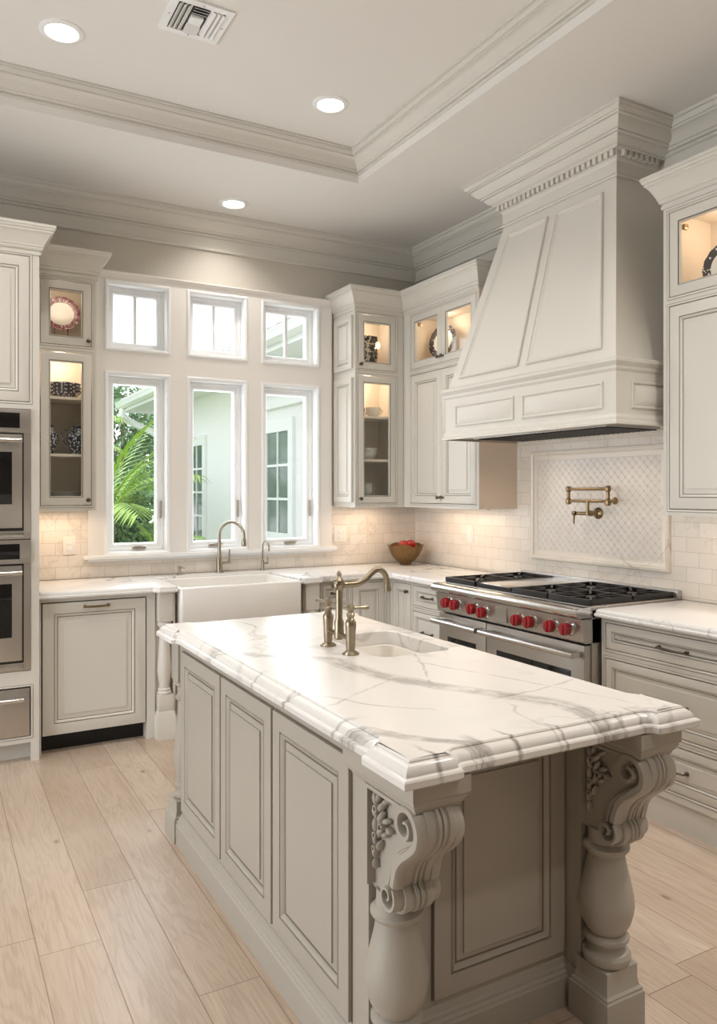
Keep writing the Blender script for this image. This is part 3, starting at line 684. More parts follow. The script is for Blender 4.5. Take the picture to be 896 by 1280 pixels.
# --- base cabinets, range wall
b1 = thing('base_cabinet', 'grey base cabinet with door and drawers, left of the range', 'cabinet', wall_loc(.95, 0, True), -PI/2)
mb = MB(True); mb.box(.62, 1.318, -.59, -.05, .10, ZB); mb.box(.62, 1.318, -.60, -.56, 0, .10); mb.build('body', 'cab', b1)
opsC = [(.640, .865, .13, .852), (.900, 1.270, .715, .852), (.900, 1.270, .42, .68), (.900, 1.270, .13, .385)]
face_frame(.612, 1.320, .10, ZB, opsC, -.61, b1, True)
mb = MB(True); door(mb, .640+G, .865-G, .13+G, .852-G, FR(-.61), k=.85); d = mb.build('door', ['cab', 'glaze'], b1); knob((.838, -.611, .80), (0, -1, 0), d, True)
for o_ in opsC[1:]:
    mb = MB(True); door(mb, o_[0]+G, o_[1]-G, o_[2]+G, o_[3]-G, FR(-.61), k=.62); d = mb.build('drawer', ['cab', 'glaze'], b1)
    zc = (o_[2]+o_[3])/2; pull((1.025, -.611, zc), (1.135, -.611, zc), (0, -1, 0), d, True)
b2 = thing('drawer_base_cabinet', 'grey base cabinet with three wide drawers, right of the range', 'cabinet', wall_loc(3.2, 0, True), -PI/2)
mb = MB(True); mb.box(2.582, 3.9, -.59, -.05, .12, ZB); mb.box(2.60, 3.9, -.598, -.56, 0, .12); mb.build('body', 'cab', b2)
opsD = [(2.598, 3.375, .722, .850), (2.598, 3.375, .405, .680), (2.598, 3.375, .165, .368)] + [(3.41, 3.88, .722, .850), (3.41, 3.88, .405, .680), (3.41, 3.88, .165, .368)]
face_frame(2.575, 3.9, .125, ZB, opsD, -.61, b2, True)
for o_ in opsD:
    mb = MB(True); door(mb, o_[0]+G, o_[1]-G, o_[2]+G, o_[3]-G, FR(-.61), k=.68); d = mb.build('drawer', ['cab', 'glaze'], b2)
    xc, zc = (o_[0]+o_[1])/2, (o_[2]+o_[3])/2; pull((xc-.072, -.611, zc), (xc+.072, -.611, zc), (0, -1, 0), d, True)

# ================================================================== COUNTERTOPS
def slab(mb, outline, prof, hole=None, mi=0):
    """outline CCW = outermost lip; prof [(inset, z)] bottom to top; filled top and bottom, optional hole polygon"""
    R = [[(x, y, z) for x, y in offs(outline, -i)] for i, z in prof]
    V = [[mb.bm.verts.new(p) for p in r] for r in R]; n = len(outline)
    for k in range(len(V)-1):
        for i in range(n): mb.face((V[k][i], V[k][(i+1) % n], V[k+1][(i+1) % n], V[k+1][i]), mi)
    holes = []
    if hole:
        HV = [[mb.bm.verts.new((x, y, z)) for x, y in offs(hole, o)] for o, z in ((0, prof[0][1]), (0, prof[-1][1]-.004), (.004, prof[-1][1]))]
        m = len(hole)
        for k in range(2):
            for i in range(m): mb.face((HV[k][i], HV[k][(i+1) % m], HV[k+1][(i+1) % m], HV[k+1][i]), mi)
    for ring, hr in ((V[0], HV[0] if hole else None), (V[-1], HV[2] if hole else None)):
        es = []
        for L in ([ring]+([hr] if hr else [])):
            for i in range(len(L)):
                e = mb.bm.edges.get((L[i], L[(i+1) % len(L)])) or mb.bm.edges.new((L[i], L[(i+1) % len(L)])); es.append(e)
        r = bmesh.ops.triangle_fill(mb.bm, use_beauty=True, use_dissolve=False, edges=es)
        for f in r['geom']:
            if isinstance(f, bmesh.types.BMFace): f.material_index = mi
    return mb
EDGE = [(.006, .875), (.0, .881), (.0, .889), (.003, .892), (.006, .893), (.006, .900), (.008, .907), (.013, .913), (.020, .915)]
# perimeter countertop: window wall and corner, with the sink cut out of its front
def arc(cx, cy, r, a0, a1, n=6): return [(cx+r*math.cos(a0+(a1-a0)*i/n), cy+r*math.sin(a0+(a1-a0)*i/n)) for i in range(n+1)]
ol = [(-2.912, -.0115), (-2.912, -.655), (-2.285, -.655), (-2.265, -.672), (-2.255, -.695), (-2.150, -.695), (-2.135, -.675), (-2.135, -.16), (-1.332, -.16), (-1.332, -.675), (-1.315, -.695), (-1.185, -.695), (-1.175, -.672), (-1.155, -.655), (-.70, -.655), (-.655, -.70), (-.655, -1.322), (-.0115, -1.322), (-.0115, -.0115)]
mb = MB(); slab(mb, ol, EDGE); tag(mb.build('countertop', 'stone', loc=(-1.4, -.3, .915)), 'white marble countertop running from oven tower round the corner to range', 'countertop')
mb = MB(); slab(mb, [(-.655, -2.568), (-.0115, -2.568), (-.0115, -3.92), (-.655, -3.92)][::-1], EDGE); tag(mb.build('countertop', 'stone', loc=(-.33, -3.2, .915)), 'white marble countertop right of the range', 'countertop')
# farmhouse sink
fs = thing('farmhouse_sink', 'white apron-front farmhouse sink below the windows', 'sink', (-1.733, -.43, .66))
sx0, sx1, sy0, sy1 = -2.132, -1.335, -.702, -.150
def rr(x0, x1, y0, y1, r, n=5):
    return arc(x1-r, y1-r, r, 0, PI/2, n)+arc(x0+r, y1-r, r, PI/2, PI, n)+arc(x0+r, y0+r, r, PI, 1.5*PI, n)+arc(x1-r, y0+r, r, 1.5*PI, 2*PI, n)
mb = MB(); R = []
for ins, z in ((.02, .658), (.006, .662), (0, .67), (0, .888), (.004, .897), (.010, .900), (.022, .900), (.028, .897), (.031, .888)):
    R.append([(x, y, z) for x, y in rr(sx0+ins, sx1-ins, sy0+ins, sy1-ins, max(.012, .02-ins*.2))])
R.append([(x, y, .72) for x, y in rr(sx0+.036, sx1-.036, sy0+.036, sy1-.036, .03)]); R.append([(x, y, .69) for x, y in rr(sx0+.07, sx1-.07, sy0+.07, sy1-.07, .03)])
mb.loft(R, caps=(True, True)); mb.build('basin', 'sink', fs, ang=50)
mb = MB(); mb.lathe([(.045, .6905), (.045, .694), (.03, .693), (.001, .692)], (-1.733, -.38, 0), 20); mb.build('drain', 'nickel', fs)
def rel(pts, k=6):   # Catmull-Rom through points
    P = [Vector(p) for p in pts]; P = [P[0]*2-P[1]]+P+[P[-1]*2-P[-2]]; out = []
    for i in range(1, len(P)-2):
        for j in range(k):
            t = j/k; a, b, c, d = P[i-1], P[i], P[i+1], P[i+2]
            out.append(.5*((2*b)+(c-a)*t+(2*a-5*b+4*c-d)*t*t+(3*b-a-3*c+d)*t**3))
    return out+[P[-2]]
# gooseneck faucet
x, y = -1.686, -.095
kf = thing('gooseneck_faucet', 'tall nickel gooseneck faucet behind the farmhouse sink', 'faucet', (x, y, .915))
mb = MB(); mb.lathe([(.030, .915), (.030, .921), (.024, .926), (.022, .935), (.0225, 1.01), (.019, 1.02), (.014, 1.035), (.013, 1.06)], (x, y, 0), 20); mb.build('body', 'nickel', kf)
mb = MB(); d = Vector((.55, -.83, 0)).normalized()*.105
pts = [(x, y, 1.05), (x, y, 1.13)]+[(x+d.x*(1-math.cos(a)), y+d.y*(1-math.cos(a)), 1.17+.098*math.sin(a)) for a in [PI*i/14 for i in range(0, 14)]]+[(x+2*d.x*.995, y+2*d.y*.995, 1.155)]
mb.tube(pts, .0115, 12); mb.build('spout', 'nickel', kf)
mb = MB(); p = Vector((x+2*d.x*.995, y+2*d.y*.995, 0)); mb.lathe([(.012, 1.160), (.016, 1.15), (.018, 1.115), (.016, 1.105), (.010, 1.104)], p, 16); mb.build('spray_head', 'nickel', kf)
mb = MB(); mb.tube([(x+.015, y, .985), (x+.075, y-.004, .985)], .013, 12); mb.tube([(x+.068, y-.004, .985), (x+.070, y-.010, 1.075)], [.006, .0045], 10); mb.build('lever', 'nickel', kf)
x, y = -1.972, -.11
sd = thing('soap_dispenser', 'small nickel soap pump left of gooseneck faucet', 'soap dispenser', (x, y, .915))
mb = MB(); mb.lathe([(.018, .915), (.018, .92), (.010, .925), (.010, .955), (.013, .958), (.013, .972), (.004, .974)], (x, y, 0), 16); mb.build('body', 'nickel', sd)
mb = MB(); mb.tube([(x, y, .965), (x+.02, y-.04, .966), (x+.024, y-.048, .960)], .005, 8); mb.build('spout', 'nickel', sd)
x, y = -1.357, -.075
wf = thing('filtered_water_faucet', 'small slim nickel faucet right of gooseneck faucet', 'faucet', (x, y, .915))
mb = MB(); mb.lathe([(.019, .915), (.019, .920), (.012, .926), (.013, .97), (.010, .985), (.006, .99)], (x, y, 0), 16); mb.build('body', 'nickel', wf)
mb = MB(); dv = Vector((.5, -.86, 0))*.028
mb.tube([(x, y, .98), (x, y, 1.08)]+[(x+dv.x*(1-math.cos(a)), y+dv.y*(1-math.cos(a)), 1.085+.035*math.sin(a)) for a in [PI*i/10 for i in range(11)]]+[(x+2*dv.x, y+2*dv.y, 1.05)], .0055, 10); mb.build('spout', 'nickel', wf)
mb = MB(); mb.tube([(x, y, .965), (x+.04, y-.004, .963)], .007, 10); mb.tube([(x+.036, y-.003, .96), (x+.038, y-.006, 1.01)], .004, 8); mb.build('lever', 'nickel', wf)
# fruit bowl
bx, by = -.235, -.215
fb = thing('fruit_bowl', 'brown woven metal bowl with wavy rim in the counter corner', 'bowl', (bx, by, .915))
mb = MB(); R = []; sg = 48
for q in ((.002, .004), (.045, 0), (.050, .006), (.046, .014), (.075, .035), (.105, .070), (.128, .112), (.142, .152)):
    w_ = max(0, (q[1]-.09)/.062)
    R.append([(bx+(q[0]+.004*w_*math.cos(6*a))*math.cos(a), by+(q[0]+.004*w_*math.cos(6*a))*math.sin(a), .915+q[1]+.011*w_*math.sin(5*a)) for a in [2*PI*i/sg for i in range(sg)]])
for q in ((.138, .150), (.122, .110), (.099, .070), (.07, .038), (.03, .022), (.002, .021)):
    w_ = max(0, (q[1]-.09)/.062)
    R.append([(bx+q[0]*math.cos(a), by+q[0]*math.sin(a), .915+q[1]+.011*w_*math.sin(5*a)) for a in [2*PI*i/sg for i in range(sg)]])
mb.loft(R, caps=(True, True)); mb.build('vessel', 'bowl', fb, ang=60)
def apple(p, label):
    t = thing('red_apple', label, 'fruit', p, random.uniform(0, 6), 'red fruit in the bowl'); r = .038
    mb = MB(); prof = []
    for i in range(15):
        a = -PI/2+PI*i/14; rr_ = r*math.cos(a)*(1+.08*math.sin(a)); z = r*.92*math.sin(a)-(.006*math.exp(-(rr_/.012)**2) if a > 0 else -.003*math.exp(-(rr_/.01)**2))
        prof.append((max(rr_, .0008), z))
    mb.lathe([(a, b+p[2]) for a, b in prof], (p[0], p[1], 0), 20); mb.build('flesh', 'apple', t, ang=80)
    mb = MB(); mb.tube([(p[0], p[1], p[2]+r*.75), (p[0]+.003, p[1]+.002, p[2]+r*1.15)], .0014, 6); mb.build('stalk', 'stem', t)
FC = ['red apple at the camera side of the bowl', 'red apple at the back of the bowl, against the wall corner', 'red apple at the right side of the bowl', 'red apple at the left side of the bowl', 'topmost red apple, centre of the heap', 'red apple beside the topmost one']
dc = Vector((-.49, -.87, 0)); dr = Vector((.87, -.49, 0)); cB = Vector((bx, by, 0))
for (u, v, z), lb in zip(((.058, .0, .098), (-.058, .0, .100), (0, .066, .102), (0, -.066, .102), (.0, -.012, .146), (.01, .040, .150)), FC):
    q = cB+dc*u+dr*v; apple((q.x, q.y, .923+z), lb)

# ================================================================== RANGE
rg = thing('gas_range', 'wide stainless gas range with red knobs', 'range', wall_loc(1.945, 0, True), -PI/2)
r0, r1 = 1.332, 2.557
mb = MB(True); mb.box(r0, r1, -.655, -.02, .10, .905, b=.002); mb.build('body', 'steel', rg)
mb = MB(True)
for a in (r0+.04, r1-.04):
    for d_ in (-.58, -.1): mb.lathe([(.018, .0), (.018, .02), (.014, .025), (.014, .10)], (a, d_, 0), 12)
mb.box(r0+.01, r1-.01, -.60, -.58, .03, .10); mb.build('feet', 'steel', rg)
# control panel + bullnose as one swept section (profile in depth / height)
def section(mb, prof, a0, a1, mi=0):
    mb.loft([[(a0, y, z) for y, z in prof], [(a1, y, z) for y, z in prof]], caps=(True, True), mi=mi)
mb = MB(True); section(mb, [(-.60, .745), (-.700, .745), (-.708, .752), (-.722, .862), (-.60, .862)], r0, r1); mb.build('control_panel', 'steel', rg)
mb = MB(True); section(mb, [(-.55, .868), (-.735, .868)]+[(-.735+.024*math.cos(a), .892+.024*math.sin(a)) for a in [-PI/2-PI*i/8 for i in range(1, 8)]]+[(-.735, .918), (-.55, .922)], r0, r1); mb.build('bullnose', 'steel2', rg, ang=25)
mb = MB(True); section(mb, [(-.60, .8622), (-.715, .8622), (-.715, .8678), (-.60, .8678)], r0+.01, r1-.01)
mb.build('reveal', 'dark', rg)
mb = MB(True); mb.box(1.905, 2.0, -.7215, -.60, .765, .845); dsp = mb.build('display', 'steel2', rg)
for kx, kz in ((1.470, .812), (1.555, .810), (1.720, .808), (1.812, .800), (2.108, .800), (2.205, .804), (2.360, .806), (2.470, .808)):
    yk = -.705-(kz-.745)*.127
    T = Matrix.Rotation(PI/2, 3, 'X')
    mb = MB(True); mb.lathe([(.036, 0), (.036, .006), (.032, .010), (.030, .020)], (kx, yk, kz), 24, T); bz = mb.build('bezel', 'steel2', rg)
    mb = MB(True); mb.lathe([(.026, .018), (.031, .022), (.031, .046), (.028, .052), (.001, .053)], (kx, yk, kz), 24, T); mb.box(kx-.006, kx+.006, yk-.058, yk-.048, kz-.027, kz+.027, b=.002); mb.build('knob', 'red', bz)
def oven_door(a0, a1):
    mb = MB(True); mb.box(a0, a1, -.700, -.656, .165, .735, b=.004); d = mb.build('oven_door', 'steel', rg)
    mb = MB(True); mb.box(a0+.004, a1-.004, -.665, -.656, .7352, .7445); mb.build('door_gap', 'black', d)
    mb = MB(True); mb.box(a0+.09, a1-.09, -.7025, -.699, .27, .60, b=.001); mb.build('window', 'oglass', d)
    mb = MB(True); mb.tube([(a0+.012, -.762, .692), (a1-.012, -.762, .692)], .0155, 16)
    for q in (a0+.035, a1-.035): mb.box(q-.020, q+.020, -.762, -.698, .676, .706, b=.005)
    mb.build('handle', 'steel2', d)
oven_door(r0+.006, 1.795); oven_door(1.802, r1-.006)
mb = MB(True); mb.box(r0+.006, r1-.006, -.69, -.656, .105, .158, b=.003); mb.build('kick_panel', 'steel', rg)
mb = MB(True); mb.box(r0+.008, r1-.008, -.675, -.03, .9055, .9225, b=.002); mb.build('cooktop', 'steel', rg)
mb = MB(True); mb.box(r0+.02, r1-.02, -.66, -.05, .9228, .926); mb.build('burner_tray', 'iron', rg)
def grate(a0, a1, n):
    z = .952; mb = MB(True); y0, y1 = -.655, -.06; ym = (y0+y1)/2
    bs = .008
    for y_ in (y0, y1): mb.box(a0, a1, y_-bs, y_+bs, .9262, z, b=.002)
    mb.box(a0, a1, ym-bs, ym+bs, .935, z, b=.002)
    for a in (a0, a1): mb.box(a-bs if a == a1 else a, a+bs if a == a0 else a, y0, y1, .9262, z, b=.002)
    for cy in ((y0+ym)/2, (y1+ym)/2):
        cx = (a0+a1)/2; hx, hy = (a1-a0)/2, (ym-y0)/2
        for k in range(8):
            an = PI/8+PI*k/4 if False else PI*k/4
            ux, uy = math.cos(an), math.sin(an); s1 = min(hx/abs(ux) if abs(ux) > .01 else 9, hy/abs(uy) if abs(uy) > .01 else 9)-.004
            p0 = Vector((cx+ux*.04, cy+uy*.04, z-.006)); p1 = Vector((cx+ux*s1, cy+uy*s1, z-.006)); sd_ = Vector((-uy, ux, 0))*.0055; up = Vector((0, 0, .006))
            mb.loft([[p-sd_-up*1.6, p+sd_-up*1.6, p+sd_+up, p-sd_+up] for p in (p0, p1)], caps=(True, True))
    g_ = mb.build('grate', 'iron', rg)
    for cy in ((y0+ym)/2, (y1+ym)/2):
        mb = MB(True); mb.lathe([(.055, .926), (.055, .932), (.045, .934), (.045, .940), (.036, .944), (.001, .945)], ((a0+a1)/2, cy, 0), 24); mb.build('burner', 'brass' if False else 'iron', rg)
grate(1.350, 1.640, 2); grate(1.975, 2.250, 2); grate(2.262, 2.540, 2)
mb = MB(True); mb.box(1.655, 1.960, -.64, -.06, .9262, .948, b=.004); mb.build('griddle_cover', 'steel2', rg)
mb = MB(True)
for a in (1.655, 1.945): mb.box(a, a+.012, -.656, -.06, .9262, .9485)
mb.box(1.667, 1.945, -.656, -.6405, .9262, .944); mb.build('griddle_frame', 'iron', rg)
mb = MB(True); mb.box(r0+.004, r1+.0, -.048, -.013, .905, .962, b=.004); mb.build('back_guard', 'steel', rg)

# ================================================================== POT FILLER
pf = thing('pot_filler', 'antique brass folding pot filler on the mosaic panel', 'faucet', wall_loc(1.965, 1.345, True), -PI/2)
z0 = 1.350; y_ = -.105; TX_ = Matrix.Rotation(PI/2, 3, 'X'); TYr = Matrix.Rotation(PI/2, 3, 'Y')
mb = MB(True); mb.lathe([(.034, 0), (.034, .006), (.026, .012), (.014, .018), (.014, .055), (.017, .058), (.017, .07), (.013, .074), (.013, .10)], (1.985, -.0175, z0), 20, TX_); mb.build('wall_flange', 'brass', pf)
mb = MB(True); mb.tube([(1.985, y_, z0), (1.985, y_, z0+.07)], .010, 12); mb.lathe([(.014, z0-.012), (.016, z0), (.014, z0+.012)], (1.985, y_, 0), 16); mb.build('riser', 'brass', pf)
mb = MB(True); mb.tube([(1.985, y_, z0), (1.93, y_-.03, z0)], .010, 12); mb.lathe([(.012, -.012), (.015, 0), (.012, .012)], (1.915, y_-.036, z0), 14, TYr); mb.tube([(1.915, y_-.038, z0), (1.915, y_-.040, z0-.062)], [.006, .0045], 10); mb.build('valve_lever', 'brass', pf)
zl, zu = z0+.072, z0+.142
mb = MB(True); mb.tube([(1.835, y_, zl), (2.135, y_, zl)], .0085, 12); mb.build('lower_arm', 'brass', pf)
mb = MB(True); mb.tube([(1.82, y_, zu), (2.135, y_, zu)], .0085, 12); mb.build('upper_arm', 'brass', pf)
for a, zz in ((1.83, (zl-.022, zu+.018)), (2.14, (zl-.026, zu+.020))):
    mb = MB(True); m_ = (zz[0]+zz[1])/2
    mb.lathe([(.008, zz[0]), (.016, zz[0]+.006), (.018, zz[0]+.022), (.016, zz[0]+.034), (.010, zz[0]+.040), (.010, zz[1]-.036), (.016, zz[1]-.030), (.018, zz[1]-.018), (.015, zz[1]-.005), (.006, zz[1])], (a, y_, 0), 16); mb.build('swivel_joint', 'brass', pf)
mb = MB(True); mb.lathe([(.008, 0), (.008, .022), (.006, .024), (.006, .034), (.019, .036), (.021, .042), (.017, .048), (.001, .05)], (2.150, y_, zl+.004), 16, TYr); mb.build('hand_wheel', 'brass', pf)

# ================================================================== RANGE HOOD
hd = thing('range_hood', 'large tapered painted range hood with dentil cornice', 'range hood', wall_loc(1.95, 1.82, True), -PI/2)
h0, h1 = 1.262, 2.655
mb = MB(True)
BAND = [(.000, 1.800), (.020, 1.800), (.020, 1.812), (.012, 1.818), (.012, 1.832), (.004, 1.842), (0, 1.850), (0, 2.052), (.004, 2.058), (.008, 2.066), (.008, 2.078), (.016, 2.090), (.022, 2.098), (.022, 2.112), (.014, 2.118), (-.01, 2.124)]
bp = [(h0+.003, -.013), (h0+.003, -.60), (h1, -.60), (h1, -.013)]
mb.sweep(bp, BAND); mb.face([mb.bm.verts.new(p) for p in ((h0+.01, -.02, 2.1235), (h0+.01, -.59, 2.1235), (h1-.01, -.59, 2.1235), (h1-.01, -.02, 2.1235))])
mb.build('lower_band', 'cab', hd, ang=25)
bandp = [(0, 0), (0, .0045), (-.004, .007), (.004, .008), (.010, .004), (.014, .0008), (.016, .0008), (.030, .010), (.031, .0105)]
BP = [(0, .0), (0, .006), (.004, .009), (.010, .008), (.014, .001), (.016, .0006), (.038, .010)]
mb = MB(True)
for a, b in ((1.370, 1.920), (1.990, 2.575)): mb.panel(rect(a, b, 1.878, 2.010), BP, FR(-.60), [0]*7, caps=(False, True))
mb.panel(rect(-.50, -.06, 1.878, 2.010), BP, SR(h1), [0]*7, caps=(False, True))
mb.build('band_panel', ['cab', 'glaze'], hd)
# tapered body
T0 = (h0+.015, h1-.015, -.585, 2.122); T1 = (1.500, 2.392, -.312, 3.15)
mb = MB(True)
def ringx(a0, a1, y, z): return [(a0, -.004, z), (a0, y, z), (a1, y, z), (a1, -.004, z)]
mb.loft([ringx(*T0), ringx(*T1), ringx(T1[0], T1[1], T1[2], 3.20)], caps=(False, False)); mb.build('tapered_body', 'cab', hd)
nv = Vector((0, -(T1[3]-T0[3]), -(T1[2]-T0[2]))).normalized(); nv = Vector((0, -abs(nv.y), abs(nv.z)))
def hp(u, v, d):
    t = (v-T0[3])/(T1[3]-T0[3]); y = T0[2]+(T1[2]-T0[2])*t
    return Vector((u, y, v))+nv*d
def quad(f0, f1, v0, v1, g0, g1):
    # edges interpolate between the hood's slanting sides; offsets in metres from them
    def xa(f, v, g):
        t = (v-T0[3])/(T1[3]-T0[3]); a = T0[0]+(T1[0]-T0[0])*t; b = T0[1]+(T1[1]-T0[1])*t
        return a+(b-a)*f+g
    return [(xa(f0, v0, g0), v0), (xa(f1, v0, -g1), v0), (xa(f1, v1, -g1), v1), (xa(f0, v1, g0), v1)]
HP = [(0, 0), (0, .008), (.004, .014), (.012, .014), (.016, .008), (.022, .006), (.026, .002), (.0265, .0015)]
mb = MB(True)
for q in (quad(0, .5, 2.175, 3.055, .085, .033), quad(.5, 1, 2.175, 3.055, .033, .085)): mb.panel(q, HP, hp, [0]*8, caps=(False, True))
mb.build('panel_moulding', ['cab', 'glaze'], hd)
# cornice
np_ = [(T1[0]-.012, -.004), (T1[0]-.012, T1[2]-.012), (T1[1]+.012, T1[2]-.012), (T1[1]+.012, -.004)]
COR = [(-.012, 3.120), (.006, 3.120), (.010, 3.128), (.004, 3.136), (.0, 3.142), (0, 3.200), (.006, 3.206), (.010, 3.212), (.010, 3.222)]
mb = MB(True); mb.sweep(np_, COR+[(.012, 3.222), (.012, 3.252), (.040, 3.252), (.044, 3.256), (.044, 3.264), (.050, 3.266), (.066, 3.274), (.080, 3.288), (.084, 3.298), (.098, 3.300), (.098, 3.310), (.106, 3.312), (.122, 3.324), (.136, 3.342), (.142, 3.354), (.156, 3.356), (.156, 3.366), (.164, 3.368), (.174, 3.380), (.176, 3.390), (.184, 3.391), (.184, 3.405), (0, 3.405)])
mb.build('cornice', 'cab', hd, ang=22)
st = .040; mb = MB(); mb.box(-.012, .012, -.011, .011, 0, .0303); dn = mb.build('dentil', 'cab', None); dn.parent = hd
def put_dentil(a, d, first=[True]):     # a, d in wall-frame coordinates, turned into the hood's own
    o = dn if first[0] else dn.copy()
    if not first[0]: C.objects.link(o); o.parent = hd
    first[0] = False; o.location = (a-1.95, d, 3.2222-1.82)
for x_ in [T1[0]-.022+st*i for i in range(int((T1[1]-T1[0]+.05)/st)+1)]: put_dentil(x_, T1[2]-.012-.022)
for side in (T1[0]-.034, T1[1]+.034):
    for i in range(7): put_dentil(side, T1[2]+.020+st*i)
mb = MB(True); mb.box(h0+.01, h1-.01, -.59, -.02, 1.815, 1.835); mb.build('underside', 'cab', hd)
mb = MB(True); mb.box(h0+.16, h1-.16, -.50, -.10, 1.803, 1.8148, b=.002); ln = mb.build('liner', 'steel', hd)
for a_ in (h0+.42, h1-.42):
    mb = MB(True); mb.lathe([(.035, 1.8148), (.035, 1.809), (.030, 1.807), (.001, 1.807)], (a_, -.30, 0), 20); mb.build('hood_lamp', 'lamp', ln)
    light('hood_spot', 'SPOT', RW @ Vector((a_, -.30, 1.80)), 5, (1, .82, .66), spot_size=2.6, spot_blend=.9, shadow_soft_size=.04)
mb = MB(True)
for i in range(30): x_ = h0+.18+i*.0355; mb.box(x_, x_+.016, -.48, -.12, 1.797, 1.8035)
mb.build('baffle_filter', 'iron', ln)

# ================================================================== ISLAND
il = thing('kitchen_island', 'grey panelled island with carved corbels and turned posts', 'kitchen island', (-2.13, -2.93, 0))
IX0, IX1, IY0, IY1 = -2.520, -1.742, -3.600, -2.080
mb = MB(); mb.box(IX0, IX1, IY0, IY1, .10, .40); mb.grid([IX0, IX1, -2.13, -1.765], [IY0, IY1, -3.03, -2.53], lambda x, y: -2.13 < x < -1.765 and -3.03 < y < -2.53, .40, .853, mp=lambda u, v, d: (u, v, d)); mb.build('body', 'isl', il)
mb = MB()
BASE = [(0, 0), (.022, 0), (.022, .082), (.018, .088), (.018, .094), (.012, .100), (.012, .108), (.006, .114), (.003, .128), (0, .130)]
mb.sweep([(IX0, IY0), (IX1, IY0), (IX1, IY1), (IX0, IY1)], BASE, closed=True, mi=0); mb.build('base_moulding', 'isl', il, ang=25)
mb = MB(); mb.box(IX0-.006, IX1+.006, IY0-.006, IY1+.006, .838, .8545); mb.grid([IX0-.006, IX1+.006, -2.13, -1.765], [IY0-.006, IY1+.006, -3.03, -2.53], lambda x, y: False, .838, .8545, mp=lambda u, v, d: (u, v, d)) if False else None
mb.bm.free(); mb = MB(); mb.sweep([(IX0, IY0), (IX1, IY0), (IX1, IY1), (IX0, IY1)], [(0, .832), (.006, .836), (.008, .8445), (.016, .848), (.016, .8545), (0, .8545)], closed=True); mb.build('top_moulding', 'isl', il, ang=25)
IDOOR = [(0, -.0005), (0, .010), (.0015, .011), (.052, .011), (.053, .006), (.056, .006), (.060, .011), (.066, .008), (.072, -.0), (.075, -.0), (.096, .0045), (.0965, .009), (.0985, .009)]
for a, b in ((-2.588, -2.098), (-3.068, -2.602), (-3.572, -3.084)):
    mb = MB(); mb.panel(rect(a-.004, b+.004, .146, .816), [(0, 0), (0, .0006)], SL(IX0), [1, 1], caps=(False, True)); mb.panel(rect(a, b, .150, .812), IDOOR, SL(IX0), DMAT); mb.build('panel', ['isl', 'glaze'], il)
mb = MB(); mb.panel(rect(-2.301, -1.839, .146, .816), [(0, 0), (0, .0006)], FR(IY0), [1, 1], caps=(False, True)); mb.panel(rect(-2.297, -1.843, .150, .812), IDOOR, FR(IY0), DMAT); mb.build('panel', ['isl', 'glaze'], il)
for a, b in ((-2.588, -2.098), (-3.068, -2.602), (-3.572, -3.084)):
    mb = MB(); mb.panel(rect(a, b, .150, .812), IDOOR, SR(IX1), DMAT); mb.build('panel', ['isl', 'glaze'], il)
def plinth(mb, cx, cy, h=.072, k=.056):
    sq = [(cx-h+.014, cy-h+.014), (cx+h-.014, cy-h+.014), (cx+h-.014, cy+h-.014), (cx-h+.014, cy+h-.014)]
    R = [[(x, y, z) for x, y in offs(sq, o)] for o, z in ((.014, 0), (.014, .094), (.010, .098), (.010, .104), (.004, .110), (.001, .124), (0, .128), (0, .168))]
    mb.loft(R, caps=(True, True))
def spiral(cy, cz, r0, r1, a0, a1, n=40): return [(cy+(r0+(r1-r0)*i/n)*math.cos(a0+(a1-a0)*i/n), cz+(r0+(r1-r0)*i/n)*math.sin(a0+(a1-a0)*i/n)) for i in range(n+1)]
def ribbon(mb, path, w, xa, xb, dome=.0):
    P = [Vector(p) for p in path]; n = len(P); R = []
    for i in range(n):
        t = (P[min(i+1, n-1)]-P[max(i-1, 0)]).normalized(); nn = Vector((-t.y, t.x)); ww = w(i/(n-1))/2
        a, b = P[i]+nn*ww, P[i]-nn*ww; a2, b2 = P[i]+nn*ww*.55, P[i]-nn*ww*.55
        R.append([(xa, a.x, a.y), (xa+(xb-xa)*.65, a.x, a.y), (xb, a2.x, a2.y), (xb, b2.x, b2.y), (xa+(xb-xa)*.65, b.x, b.y), (xa, b.x, b.y)])
    mb.loft(R, caps=(True, True))
